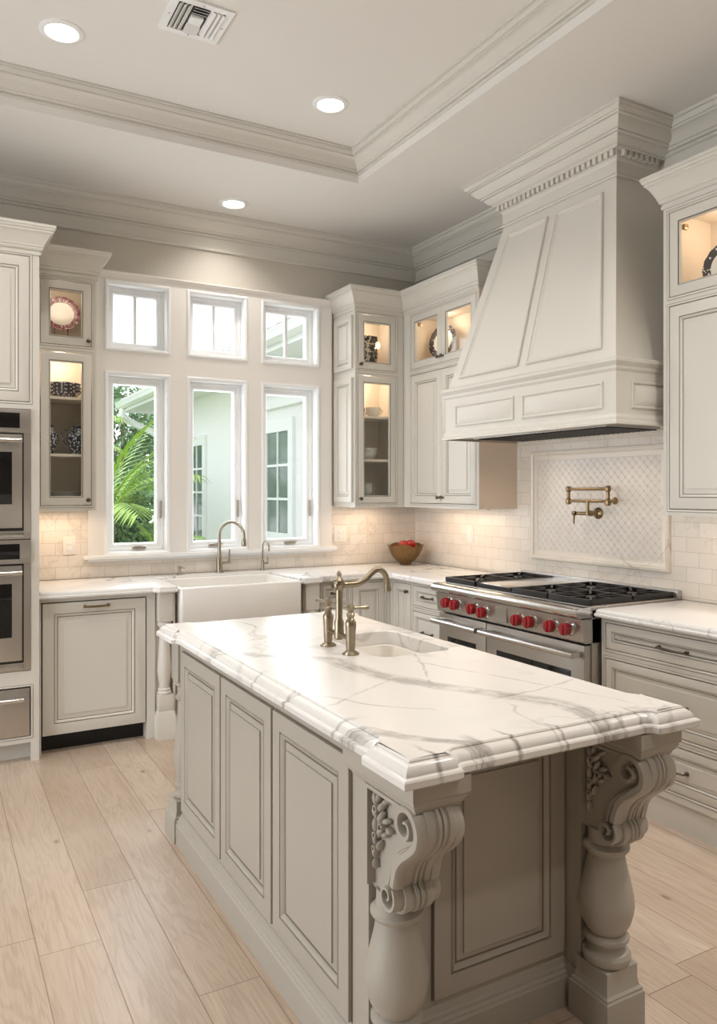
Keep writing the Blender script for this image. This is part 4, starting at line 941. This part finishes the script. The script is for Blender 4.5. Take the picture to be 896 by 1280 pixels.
def near_post(cx):
    cy = -3.715
    mb = MB(); plinth(mb, cx, cy)
    mb.lathe([(a, b) for a, b in ((.052, .168), (.062, .172), (.066, .182), (.066, .192), (.060, .202), (.050, .207), (.046, .214), (.046, .220), (.056, .226), (.062, .234), (.062, .242), (.055, .249), (.048, .252), (.056, .262), (.066, .280), (.073, .305), (.076, .325), (.0755, .345), (.070, .375), (.063, .405), (.056, .435), (.052, .455), (.050, .470), (.058, .476), (.063, .484), (.063, .492), (.056, .499), (.050, .503), (.048, .54))], (cx, cy, 0), 40)
    mb.box(cx-.048, cx+.048, -3.665, IY0, .12, .80); mb.box(cx-.055, cx+.055, -3.665, IY0+.001, 0, .12)
    # cap block
    y0 = -3.902
    sq = [(cx-.062, y0+.012), (cx+.062, y0+.012), (cx+.062, IY0+.001), (cx-.062, IY0+.001)]
    mb.loft([[(x, y, z) for x, y in offs(sq, o)] for o, z in ((-.004, .784), (-.002, .790), (.004, .796), (.004, .800), (.009, .806), (.009, .812), (.014, .816), (.014, .854))], caps=(True, True))
    post = mb.build('corner_post', 'isl', il, ang=22)
    # corbel: ribbed front
    lc = (-3.770, .557); lr = .044
    front = [(-3.884, .783), (-3.896, .770), (-3.902, .752), (-3.901, .732), (-3.893, .712), (-3.878, .694), (-3.858, .677), (-3.836, .660), (-3.818, .640), (-3.807, .618), (-3.801, .600)]
    vol = [(lc[0]+lr*math.cos(a), lc[1]+lr*math.sin(a)*.85) for a in [math.radians(q) for q in range(130, 291, 16)]]
    prof = front+vol+[(-3.735, .524), (-3.665, .540), (-3.665, .783)]
    # polygon travels down the front (y negative side): order so that right = outward
    def ar(P): return sum(P[i][0]*P[(i+1) % len(P)][1]-P[(i+1) % len(P)][0]*P[i][1] for i in range(len(P)))
    pf_ = prof if ar(prof) > 0 else prof[::-1]
    st = [(-.038, -.006), (-.038, -.002), (-.038, .003), (-.034, .0045), (-.020, .003), (-.017, -.001), (-.012, .000), (-.009, .005), (-.003, .006), (-.001, .001), (.001, .001), (.003, .006), (.009, .005), (.012, 0), (.017, -.001), (.020, .003), (.034, .0045), (.038, .003), (.038, -.002), (.038, -.006)]
    mb = MB(); R = []
    for x, d in st:
        R.append([(cx+x, p[0], p[1]) for p in offs(pf_, d)])
    mb.loft(R, caps=(True, True))
    uc = (-3.845, .742)
    S1 = spiral(uc[0], uc[1], .008, .047, math.radians(-300), math.radians(190), 46)
    S2 = rel([S1[-1], (-3.884, .712), (-3.858, .688), (-3.830, .666), (-3.808, .640), (-3.797, .610), (-3.792, .588)], 5)[1:]
    S3 = spiral(lc[0], lc[1], .036, .006, math.radians(135), math.radians(135+470), 36)
    for sgn in (-1, 1):
        xa, xb = cx+sgn*.036, cx+sgn*.063
        ribbon(mb, S1+S2, lambda t: .009+.017*min(1, t*1.6), xa, xb)
        ribbon(mb, [(p[0]+.024*min(1, i/8), p[1]-.006*min(1, i/8)) for i, p in enumerate(S2)], lambda t: .014*math.sin(PI*min(1, max(.05, t)))+.004, xa, cx+sgn*.056)
        ribbon(mb, S3, lambda t: .012-.003*t, xa, xb)
        for q in (uc, lc):
            T = Matrix.Rotation(sgn*PI/2, 3, 'Y'); mb.lathe([(.010, 0), (.010, .010), (.006, .0145), (.001, .016)], (xa, q[0], q[1]), 14, T)
        # border of the carved side
        y1 = -3.665
        mb.box(min(xa, cx+sgn*.060), max(xa, cx+sgn*.060), y1-.014, y1, .545, .783); mb.box(min(xa, cx+sgn*.060), max(xa, cx+sgn*.060), -3.87, y1-.0141, .774, .783)
        # carved leaves in the triangular field
        for ly, lz, la, ln_, lw in ((-3.700, .752, 70, .020, .008), (-3.716, .762, 110, .016, .007), (-3.726, .742, 135, .020, .008), (-3.748, .762, 150, .016, .007), (-3.700, .722, 60, .018, .008), (-3.724, .716, 120, .022, .009), (-3.748, .716, 160, .016, .007), (-3.700, .690, 80, .020, .008), (-3.722, .684, 120, .018, .008), (-3.744, .684, 150, .014, .007), (-3.700, .658, 85, .018, .007), (-3.718, .650, 110, .014, .006), (-3.698, .628, 90, .016, .006), (-3.698, .600, 90, .014, .005), (-3.762, .700, 200, .012, .006)):
            a = math.radians(la); r = bmesh.ops.create_uvsphere(mb.bm, u_segments=10, v_segments=6, radius=1, matrix=Matrix.Translation((xa+sgn*.010, ly, lz)) @ Matrix.Rotation(a, 4, 'X') @ Matrix.Diagonal((.012, ln_, lw, 1)))
        for ly, lz, rr_ in ((-3.712, .735, .007), (-3.736, .700, .008), (-3.708, .672, .0065), (-3.706, .640, .006)):
            P_ = [(ly+rr_*math.cos(2*PI*i/14), lz+rr_*math.sin(2*PI*i/14)) for i in range(15)]; ribbon(mb, P_, lambda t: .005, xa, cx+sgn*.060)
    mb.build('corbel', 'isl', post, ang=35)
def far_post(cx):
    cy = -1.990; mb = MB(); plinth(mb, cx, cy)
    mb.lathe([(.044, .168), (.052, .174), (.052, .186), (.040, .196), (.034, .204), (.034, .210), (.046, .218), (.046, .228), (.036, .234), (.042, .26), (.050, .31), (.052, .34), (.048, .40), (.040, .48), (.034, .55), (.032, .58), (.044, .588), (.046, .598), (.036, .606), (.036, .640), (.048, .650), (.050, .662), (.044, .67)], (cx, cy, 0), 32)
    mb.box(cx-.050, cx+.050, cy-.050, cy+.050, .668, .854, b=.003); mb.box(cx-.040, cx+.040, cy+.0, IY1+.001, .10, .854) if False else mb.box(cx-.040, cx+.040, IY1-.001, cy-.045, .668, .85)
    mb.build('corner_post', 'isl', il, ang=28)
for cx in (-2.477, -1.787): near_post(cx); far_post(cx)
# island worktop: clipped pads at the corners
L0, L1, N0, N1 = -2.592, -1.672, -3.932, -1.938; e_ = .026
def pad(lx, ly, sx, sy, la, lb):
    """corner pad points, travelling from the y-side edge to the x-side edge"""
    return [(lx-sx*e_, ly-sy*(lb+.022)), (lx-sx*e_*.75, ly-sy*(lb+.010)), (lx-sx*.004, ly-sy*(lb+.004)), (lx, ly-sy*(lb-.006)), (lx, ly), (lx-sx*(la-.006), ly), (lx-sx*(la+.004), ly-sy*.004), (lx-sx*(la+.010), ly-sy*e_*.75), (lx-sx*(la+.022), ly-sy*e_)]
o_ = pad(L0, N0, -1, -1, .150, .185)+pad(L1, N0, 1, -1, .150, .185)[::-1]+pad(L1, N1, 1, 1, .150, .22)+pad(L0, N1, -1, 1, .150, .22)[::-1]
IEDGE = [(.006, .856), (.0, .861), (.0, .874), (.003, .878), (.009, .880), (.011, .8805), (.011, .884), (.013, .890), (.018, .897), (.026, .902), (.030, .9035), (.030, .906), (.033, .9095), (.036, .910)]
hole = rr(-2.100, -1.795, -3.005, -2.560, .05, 6)
mb = MB(); slab(mb, o_, IEDGE, hole); wt = mb.build('island_worktop', 'istone', loc=(IO[0], IO[1], 0)); tag(wt, 'large veined white marble worktop on the island', 'countertop')
ps = thing('prep_sink', 'small white undermount sink in the island worktop', 'sink', (-1.95, -2.78, .70))
mb = MB(); R = [[(x, y, z) for x, y in rr(-2.100-o, -1.795+o, -3.005-o, -2.560+o, r)] for o, z, r in ((.022, .8552, .06), (-.006, .8552, .05), (-.010, .852, .05), (-.014, .72, .045), (-.03, .70, .05), (-.08, .695, .05))]
R2 = [[(x, y, z) for x, y in rr(-2.100-.022, -1.795+.022, -3.005-.022, -2.560+.022, .06)] for z in (.688, .8552)]
mb.loft(R, caps=(False, True)); mb.loft(R2, caps=(True, False)); mb.build('basin', 'sink2', ps, ang=50, weld=True)
mb = MB(); mb.lathe([(.032, .6955), (.032, .699), (.02, .698), (.001, .697)], (-1.95, -2.78, 0), 18); mb.build('drain', 'nickel', ps)
# bridge faucet
bf = thing('bridge_faucet', 'aged nickel bridge faucet with two lever handles on the island', 'faucet', (-2.163, -2.815, .91))
X0 = -2.163
mb = MB()
for y_ in (-2.728, -2.902):
    mb.lathe([(.030, .9102), (.030, .914), (.022, .920), (.015, .924), (.0165, .945), (.0175, .985), (.0195, 1.010), (.0195, 1.020), (.013, 1.032), (.0105, 1.036), (.0145, 1.042), (.015, 1.050), (.008, 1.060)], (X0, y_, 0), 20)
mb.tube([(X0, -2.728, .965), (X0, -2.902, .965)], .009, 12); mb.lathe([(.014, .948), (.018, .953), (.018, .977), (.014, .982)], (X0, -2.815, 0), 18); mb.build('bridge', 'antique', bf)
for y_, sg_ in ((-2.728, 1), (-2.902, -1)):
    mb = MB(); mb.lathe([(.007, 1.056), (.013, 1.064), (.014, 1.073), (.009, 1.083), (.001, 1.086)], (X0, y_, 0), 16)
    dv = Vector((-.3, .95, 0)) if sg_ > 0 else Vector((.95, -.3, 0)); a_ = Vector((X0, y_, 1.071))
    mb.tube([a_, a_+dv*.03, a_+dv*.058, a_+dv*.066], [.006, .005, .0075, .005], 10); mb.build('lever_handle', 'antique', bf)
mb = MB(); mb.lathe([(.018, .977), (.0165, .99), (.0175, 1.01), (.0135, 1.02), (.0125, 1.03), (.0125, 1.125), (.018, 1.132), (.0205, 1.145), (.018, 1.158), (.010, 1.166), (.006, 1.172), (.009, 1.180), (.007, 1.188), (.001, 1.194)], (X0, -2.815, 0), 20); mb.build('column', 'antique', bf)
mb = MB(); pts = rel([(X0, -2.815, 1.142), (X0+.03, -2.815, 1.142), (X0+.075, -2.815, 1.143), (X0+.105, -2.815, 1.155), (X0+.135, -2.815, 1.180), (X0+.160, -2.815, 1.190), (X0+.185, -2.815, 1.178), (X0+.199, -2.815, 1.150), (X0+.202, -2.815, 1.118)], 5)
mb.tube(pts, [.0125-.002*i/len(pts) for i in range(len(pts))], 12); mb.tube([(X0+.2015, -2.815, 1.125), (X0+.203, -2.815, 1.108)], .0135, 14); mb.lathe([(.014, 0), (.019, .004), (.019, .012), (.014, .018)], (X0-.026, -2.815, 1.142), 16, Matrix.Rotation(PI/2, 3, 'Y')); mb.build('spout', 'antique', bf)

# ================================================================== CABINET CONTENTS
def plate_on_edge(name, label, p, r, nrm, m, scallop=True, group='display plates'):
    p = Vector(p); n = Vector(nrm).normalized(); zf = 2.345 if p.x < -2 else (2.3645 if p.y > -2 else 2.3945)
    t = thing(name, label, 'plate', (p.x, p.y, zf), 0, group)
    T = Vector((0, 0, 1)).rotation_difference(n).to_matrix(); mb = MB(); R = []
    for q, z in ((.001, .004), (.6, .004), (.68, .008), (.95, .016), (1.0, .018), (1.0, .014), (.66, .003), (.58, -.001), (.001, -.001)):
        R.append([p+T @ Vector((r*q*(1+(.02*math.sin(16*a) if scallop and q > .9 else 0))*math.cos(a), r*q*(1+(.02*math.sin(16*a) if scallop and q > .9 else 0))*math.sin(a), z)) for a in [2*PI*i/64 for i in range(64)]])
    mb.loft(R, caps=(True, True), mats=[0, 0, 1, 1, 1, 0, 0, 0]); mb.build('dish', ['china', m], t, ang=50)
    sd_ = Vector((-n.y, n.x, 0)).normalized(); up_ = n.cross(sd_)*-1; up_ = up_ if up_.z > 0 else -up_; mb = MB()
    for k_ in (-.35, .35):
        q_ = p-up_*r*.93+sd_*r*k_; b_ = Vector((q_.x, q_.y, zf+.003)); mb.tube([q_+n*.026, q_-n*.012, q_-n*.012+up_*r*.5], .0025, 6); mb.tube([q_-n*.010, Vector((q_.x-n.x*.008, q_.y-n.y*.008, zf+.003))], .0025, 6)
    mb.build('easel', 'pewter', t)
def vessel(name, label, cat, p, prof, m, seg=24, handle=None, group=None, spout=False):
    t = thing(name, label, cat, p, 0, group)
    mb = MB(); mb.lathe([(r, z+p[2]) for r, z in prof], (p[0], p[1], 0), seg, caps=(True, False)); mb.build('body', m, t, ang=60)
    if handle:
        a0, z0_, z1_, ex = handle; d = Vector((math.cos(a0), math.sin(a0), 0)); r0_ = max(r for r, z in prof)*.9; c = Vector(p)
        mb = MB(); mb.tube(rel([c+d*r0_+Vector((0, 0, z1_)), c+d*(r0_+ex)+Vector((0, 0, z1_)), c+d*(r0_+ex)+Vector((0, 0, (z0_+z1_)/2)), c+d*(r0_)+Vector((0, 0, z0_))], 4), .004, 8); mb.build('handle', m, t)
    return t
def bowlprof(r, h, th=.003): return [(r*.45, 0), (r*.48, .004), (r*.75, h*.3), (r*.95, h*.7), (r, h), (r-th, h), (r*.92, h*.7), (r*.7, h*.33), (r*.001, h*.15)]
plate_on_edge('display_plate', 'red-rimmed scalloped plate in the left glass cabinet, top compartment', (-2.715, -.06, 2.600), .112, (-.05, -1, .2), 'platered')
plate_on_edge('display_plate', 'dark patterned plate standing behind small glass doors left of hood', (-.12, -.56, 2.590), .128, (-1, -.25, .2), 'platedk')
plate_on_edge('display_plate', 'dark patterned plate in the glass cabinet at right photo edge', (-.17, -2.935, 2.545), .118, (-1, -.05, .2), 'platedk')
zs = [2.0]
for i, lb in enumerate(('lowest blue patterned bowl stacked on left cabinet upper shelf', 'middle blue patterned bowl stacked on left cabinet upper shelf', 'topmost blue patterned bowl stacked on left cabinet upper shelf')):
    vessel('patterned_bowl', lb, 'bowl', (-2.715, -.17, 2.0525+.022*i), bowlprof(.105-.002*i, .050), 'bluew', group='blue bowls in the left cabinet')
JAR = [(.030, 0), (.034, .006), (.028, .018), (.048, .05), (.060, .09), (.056, .125), (.036, .15), (.030, .165), (.038, .18), (.034, .18), (.026, .165), (.002, .12)]
vessel('patterned_jar', 'blue patterned pitcher at left on the left cabinet lower shelf', 'pitcher', (-2.805, -.17, 1.7065), JAR, 'bluew', group='blue pitchers')
vessel('patterned_jar', 'blue patterned pitcher at right on the left cabinet lower shelf', 'pitcher', (-2.640, -.17, 1.7065), JAR, 'bluew', handle=(PI, .05, .15, .03), group='blue pitchers')
p0 = None
PL = ['lowest', 'second lowest', 'third lowest', 'fourth lowest', 'middle', 'fourth highest', 'third highest', 'second highest', 'topmost']
for i in range(9):
    t = vessel('dinner_plate', '%s white plate stacked at the bottom of left glass cabinet' % PL[i], 'plate', (-2.715, -.17, 1.3815+i*.010), [(.06, 0), (.065, .003), (.11, .014), (.112, .016), (.108, .016), (.06, .006), (.001, .005)], 'china', group='stacked plates in the left cabinet')
# corner cabinet
bk = thing('patterned_box', 'black and cream printed box in the corner cabinet, top compartment', 'box', (-.58, -.195, 2.3595))
mb = MB(); mb.box(-.665, -.488, -.22, -.17, 2.3597, 2.650, b=.002); mb.build('case', 'blackw', bk)
CUP = [(.022, 0), (.024, .004), (.030, .012), (.046, .035), (.050, .065), (.047, .065), (.042, .036), (.02, .014), (.001, .012)]
vessel('patterned_cup', 'blue patterned cup at left on the corner cabinet upper shelf', 'cup', (-.640, -.20, 2.0365), CUP, 'bluew', handle=(0, .015, .05, .02), group='cups in the corner cabinet')
vessel('patterned_cup', 'large pale cup with handle on the corner cabinet upper shelf', 'cup', (-.515, -.20, 2.0365), [(r*1.15, z*1.15) for r, z in CUP], 'china', handle=(0, .02, .06, .025), group='cups in the corner cabinet')
for i, lb in enumerate(('lower white bowl stacked in the middle of the corner cabinet', 'upper white bowl stacked in the middle of the corner cabinet')):
    vessel('white_bowl', lb, 'bowl', (-.555, -.18, 1.7165+.028*i), bowlprof(.072, .062), 'china', group='white bowls in the corner cabinet')
vessel('teacup', 'white teacup at the bottom of the corner cabinet, under a pitcher', 'cup', (-.560, -.18, 1.3815), [(r*1.2, z) for r, z in CUP], 'china', handle=(.2, .015, .05, .02), group='white teacups')
vessel('cream_pitcher', 'white blue-patterned pitcher on a cup in corner cabinet', 'pitcher', (-.560, -.18, 1.4475), [(.030, 0), (.036, .006), (.050, .03), (.046, .06), (.042, .08), (.048, .095), (.045, .095), (.038, .08), (.042, .05), (.001, .01)], 'china', handle=(0, .02, .08, .026))

# ================================================================== CEILING FIXTURES
def downlight(x, y, z, label, e=42):
    t = thing('recessed_light', label, 'ceiling light', (x, y, z-.012), 0, 'recessed ceiling lights')
    mb = MB(); mb.lathe([(.098, z-.0005), (.098, z-.004), (.092, z-.008), (.074, z-.010), (.070, z-.006), (.066, z-.0005)], (x, y, 0), 36, caps=(False, False)); mb.build('trim_ring', 'ventw', t)
    mb = MB(); mb.lathe([(.001, z-.0030), (.069, z-.0030), (.069, z-.0010), (.001, z-.0010)], (x, y, 0), 32, caps=(False, False)); mb.build('lens', 'lamp', t)
    light('downlight_lamp', 'SPOT', (x, y, z-.02), e, (1, .94, .88), spot_size=2.3, spot_blend=.8, shadow_soft_size=.065)
downlight(-2.918, -1.534, ZR, 'recessed light at the left of the ceiling tray')
downlight(-1.553, -1.540, ZR, 'recessed light in the ceiling tray, right of the air vent')
downlight(-1.667, -.330, ZC, 'recessed light in the lower ceiling above the windows', 20)
downlight(-2.2, -5.6, ZR, 'recessed light in the ceiling tray added out of view to brighten the island end', 60)  # unseen lamp added to brighten the near end of the island
for x, y in ((-2.918, -3.4), (-1.553, -3.4), (-4.3, -1.54)): downlight(x, y, ZR, 'recessed light added to the ceiling tray out of view')  # unseen lamps added along the grid of the visible ones
downlight(-.62, -4.3, ZC, 'recessed light in the lower ceiling added out of view to brighten the right aisle', 110)  # unseen lamp added to lift the floor of the right aisle
av = thing('air_vent', 'square white ceiling air vent with louvres', 'vent', (-2.415, -1.925, ZR-.02))
vx0, vx1, vy0, vy1 = -2.548, -2.278, -2.058, -1.788
mb = MB(); mb.grid([vx0, vx1, vx0+.032, vx1-.032], [vy0, vy1, vy0+.032, vy1-.032], lambda x, y: vx0+.032 < x < vx1-.032 and vy0+.032 < y < vy1-.032, ZR-.010, ZR-.0005, mp=lambda u, v, d: (u, v, d)); mb.build('frame', 'ventw', av)
mb = MB(); mb.box(vx0+.03, vx1-.03, vy0+.03, vy1-.03, ZR-.0012, ZR-.0006); mb.build('duct', 'vdark', av)
mb = MB()
def slat(xa, xb, ya, yb, dx, dy):
    w_ = .010
    mb.loft([[(xa-dx*w_, ya-dy*w_, ZR-.016), (xb-dx*w_, yb-dy*w_, ZR-.016), (xb+dx*w_, yb+dy*w_, ZR-.003), (xa+dx*w_, ya+dy*w_, ZR-.003)], [(xa-dx*w_+.001, ya-dy*w_+.001, ZR-.0175), (xb-dx*w_+.001, yb-dy*w_+.001, ZR-.0175), (xb+dx*w_+.001, yb+dy*w_+.001, ZR-.0045), (xa+dx*w_+.001, ya+dy*w_+.001, ZR-.0045)]], caps=(True, True))
for i in range(3):
    slat(vx0+.045+.020*i, vx0+.045+.020*i, vy0+.036, vy1-.036, 1, 0); slat(vx1-.045-.020*i, vx1-.045-.020*i, vy0+.036, vy1-.036, -1, 0)
    slat(vx0+.104, vx1-.104, vy1-.045-.020*i, vy1-.045-.020*i, 0, -1); slat(vx0+.104, vx1-.104, vy0+.045+.020*i, vy0+.045+.020*i, 0, 1)
mb.build('louvres', 'ventw', av)
mb = MB(); mb.box(-2.443, -2.387, -1.953, -1.897, ZR-.016, ZR-.002, b=.002); mb.build('centre_plate', 'ventw', av)
mb = MB()
for x, y in ((vx0+.016, -1.923), (vx1-.016, -1.923), (-2.413, vy0+.016), (-2.413, vy1-.016)): mb.lathe([(.005, ZR-.0105), (.004, ZR-.013), (.001, ZR-.0135)], (x, y, 0), 10)
mb.build('screws', 'steel', av)

# ================================================================== OUTSIDE
mb = MB(); mb.box(-14, .0, .2, 24, -.45, -.30); mb.box(0, 8, .2, 24, -.45, -.30); struct('ground_outside', mb, 'soil')
nb = thing('house_wing', 'white stucco wing with tiled roof and grid windows outside', 'building', (2.5, 4.0, -.3))
mb = MB(); mb.box(0.001, 5, .21, 7.75, -.3, 2.86); mb.build('wall', 'stucco', nb)
ev = -.58
mb = MB(); mb.box(ev, 0, .21, 8.15, 2.86, 2.90); mb.box(0, 5.2, .21, 8.15, 2.861, 2.90); mb.build('soffit', 'white', nb)
mb = MB(); mb.box(ev-.02, ev, .21, 8.17, 2.82, 2.96); mb.box(ev, 5.2, 8.15, 8.17, 2.82, 2.96); mb.sweep([(ev-.02, .21), (ev-.02, 8.19)][::-1], [(0, 2.87), (.05, 2.86), (.10, 2.89), (.115, 2.95), (.125, 2.965), (.115, 2.975), (.10, 2.965), (.0, 2.965)]); mb.build('gutter', 'white', nb)
mb = MB(); pit = math.tan(math.radians(27)); zr_ = 2.97
nrow = 12; sp_ = .26; R = []
ys = [.21+i*sp_/4 for i in range(int(8.0/(sp_/4)))]
def rz(x, j): return zr_+(x-ev)*pit+j
mbv = {}
xs = [ev-.05+.36*i for i in range(nrow)]
for k in range(len(xs)-1):
    rows = []
    for x, dz in ((xs[k], .055), (xs[k+1], .02)):
        rows.append([(x, y, rz(x, dz)+.045*abs(math.sin(PI*(y-.21)/sp_))) for y in ys if y < 8.15-(max(0, x-ev))*.0])
    mb.loft([rows[0], rows[1]], closed=False)
    mb.loft([[(a, b, c-.05) for a, b, c in rows[0]], rows[0]], closed=False)
mb.build('roof', 'roof', nb)
mb = MB(); mb.box(ev, 5.2, .21, 8.12, 2.905, 2.965); mb.build('roof_deck', 'white', nb)
mb = MB(); mb.tube(rel([(ev-.05, 7.95, 2.86), (ev-.05, 7.95, 2.72), (-.42, 7.9, 2.60), (-.20, 7.85, 2.50), (-.06, 7.8, 2.36), (-.05, 7.8, 2.0)], 5)+[Vector((-.05, 7.8, -.25))], .055, 12); mb.build('downspout', 'white', nb)
def ext_window(y0, y1, z0, z1, nc, nr):
    mp = lambda u, v, d: (-d, u, v)
    mb = MB(); mb.grid([y0-.12, y1+.12, y0, y1], [z0-.10, z1+.14, z0, z1], lambda u, v: y0 < u < y1 and z0 < v < z1, -.035, 0, mp=lambda u, v, d: (d, u, v)); f = mb.build('window_surround', 'white', nb)
    mb = MB(); mb.box(-.012, -.002, y0, y1, z0, z1); mb.build('pane', 'extglass', f)
    mb = MB()
    for i in range(1, nc): y = y0+(y1-y0)*i/nc; mb.box(-.026, -.012, y-.014, y+.014, z0, z1)
    for j in range(1, nr): z = z0+(z1-z0)*j/nr; mb.box(-.0265, -.0125, y0, y1, z-.014, z+.014)
    mb.build('muntin', 'white', f)
ext_window(2.50, 3.12, 1.02, 2.15, 2, 3); ext_window(5.55, 6.15, .45, 2.15, 2, 5)
mb = MB(); mb.box(-.06, 0, 1.9, 3.7, 2.42, 2.52); mb.build('trim_band', 'white', nb)
# vegetation
def leaf_quad(bm, p, L, W, rnd):
    d = Vector((rnd.gauss(0, 1), rnd.gauss(0, 1), rnd.gauss(0, .7))).normalized(); s_ = d.orthogonal().normalized(); s_.rotate(Matrix.Rotation(rnd.random()*6.28, 3, d))
    v = [bm.verts.new(p), bm.verts.new(p+d*L*.5+s_*W), bm.verts.new(p+d*L), bm.verts.new(p+d*L*.5-s_*W)]; bm.faces.new(v)
def tree(name, label, loc, H, R_, n, m, seed, cat='tree', L=.16, base=.3):
    rnd = random.Random(seed); t = thing(name, label, cat, loc, 0, 'trees and shrubs outside'); c = Vector(loc)
    mb = MB(); mb.tube([c, c+Vector((.05, .03, H*.4)), c+Vector((0, 0, H*.75))], [.09*H/4, .06*H/4, .03*H/4], 8)
    for k in range(6): a = k*1.05; mb.tube([c+Vector((.03, .02, H*(.25+.06*k))), c+Vector((math.cos(a)*R_*.6, math.sin(a)*R_*.6, H*(.45+.07*k)))], [.03*H/4, .01], 6)
    mb.build('trunk', 'trunk', t)
    mb = MB(); blobs = [(Vector((rnd.uniform(-.6, .6)*R_, rnd.uniform(-.6, .6)*R_, H*rnd.uniform(base, .9))), R_*rnd.uniform(.3, .5)) for _ in range(16)]
    for _ in range(n):
        b, r = rnd.choice(blobs); d = Vector((rnd.gauss(0, 1), rnd.gauss(0, 1), rnd.gauss(0, 1))).normalized()
        p = c+b+d*r*rnd.uniform(.6, 1.05)
        if p.z < c.z+.05: p.z = c.z+.05
        leaf_quad(mb.bm, p, L*rnd.uniform(.6, 1.3), L*.22, rnd)
    mb.build('foliage', m, t)
tree('leafy_tree', 'tall leafy tree behind the palms, seen through the left window', (.55, 13.6, -.3), 4.9, 1.8, 9000, 'leaf2', 1)
tree('leafy_tree', 'lighter leafy tree left of the gutter corner', (-1.9, 11.0, -.3), 4.6, 1.4, 7000, 'leaf', 2)
tree('leafy_tree', 'dark leafy tree farthest left outside', (-5.4, 12.5, -.3), 5.5, 1.6, 6000, 'leaf2', 3)
tree('leafy_shrub', 'dark green shrub behind the palm trunks', (-.98, 6.7, -.3), 1.9, .62, 5000, 'leaf2', 4, 'shrub', .12, .1)
tree('leafy_shrub', 'light green shrub beside the downspout', (-.35, 9.6, -.3), 2.2, .85, 4000, 'leaf', 5, 'shrub', .12, .1)
def palm(label, x, y, h, lean, nf, seed, L=1.15, m='frond'):
    rnd = random.Random(seed); z = -.3; t = thing('garden_palm', label, 'palm', (x, y, z), 0, 'palms outside the left window'); top = Vector((x+lean, y, z+h))
    mb = MB(); mb.tube([(x, y, z), (x+lean*.4, y, z+h*.5), top], [.045, .035, .028], 10); mb.build('trunk', 'trunk', t)
    mb = MB()
    for k in range(nf):
        a = 2*PI*k/nf+rnd.uniform(-.2, .2); el = rnd.uniform(.5, 1.3); ln_ = L*rnd.uniform(.8, 1.1)
        P_ = []; d = Vector((math.cos(a)*math.cos(el), math.sin(a)*math.cos(el), math.sin(el))); p = top.copy()
        for i in range(13):
            P_.append(p.copy()); p = p+d*ln_/12; d = (d+Vector((0, 0, -.11))).normalized()
        mb.tube(P_, [.010*(1-i/14) for i in range(13)], 5)
        for i in range(2, 13):
            tt = (P_[min(i+1, 12)]-P_[i-1]).normalized(); sd_ = tt.cross(Vector((0, 0, 1)))
            if sd_.length < .05: sd_ = Vector((1, 0, 0))
            sd_.normalize(); ll = .34*L*math.sin(PI*(i+1)/15)
            for q in (0, .5):
                b_ = P_[i]-tt*q*ln_/12
                for s_ in (-1, 1):
                    dd = (sd_*s_*.8+tt*.65+Vector((0, 0, -.12))).normalized(); e = dd.cross(Vector((0, 0, 1))).normalized()*.013*L
                    v = [mb.bm.verts.new(b_), mb.bm.verts.new(b_+dd*ll*.4+e), mb.bm.verts.new(b_+dd*ll+Vector((0, 0, -.05*L))), mb.bm.verts.new(b_+dd*ll*.4-e)]; mb.bm.faces.new(v)
    mb.build('fronds', m, t)
palm('bright green palm nearest the left window', -1.72, 4.0, 1.35, -.05, 14, 1, L=1.5)
palm('second bright green palm, just right of and behind the nearest', -1.32, 5.4, 1.45, .02, 13, 2, L=1.15)
palm('taller palm farthest back outside the left window', -1.75, 8.8, 2.5, .1, 13, 3, L=1.5)
palm('low palm with a frond reaching across the middle window', -.95, 4.3, 1.0, -.02, 10, 4, L=.72)
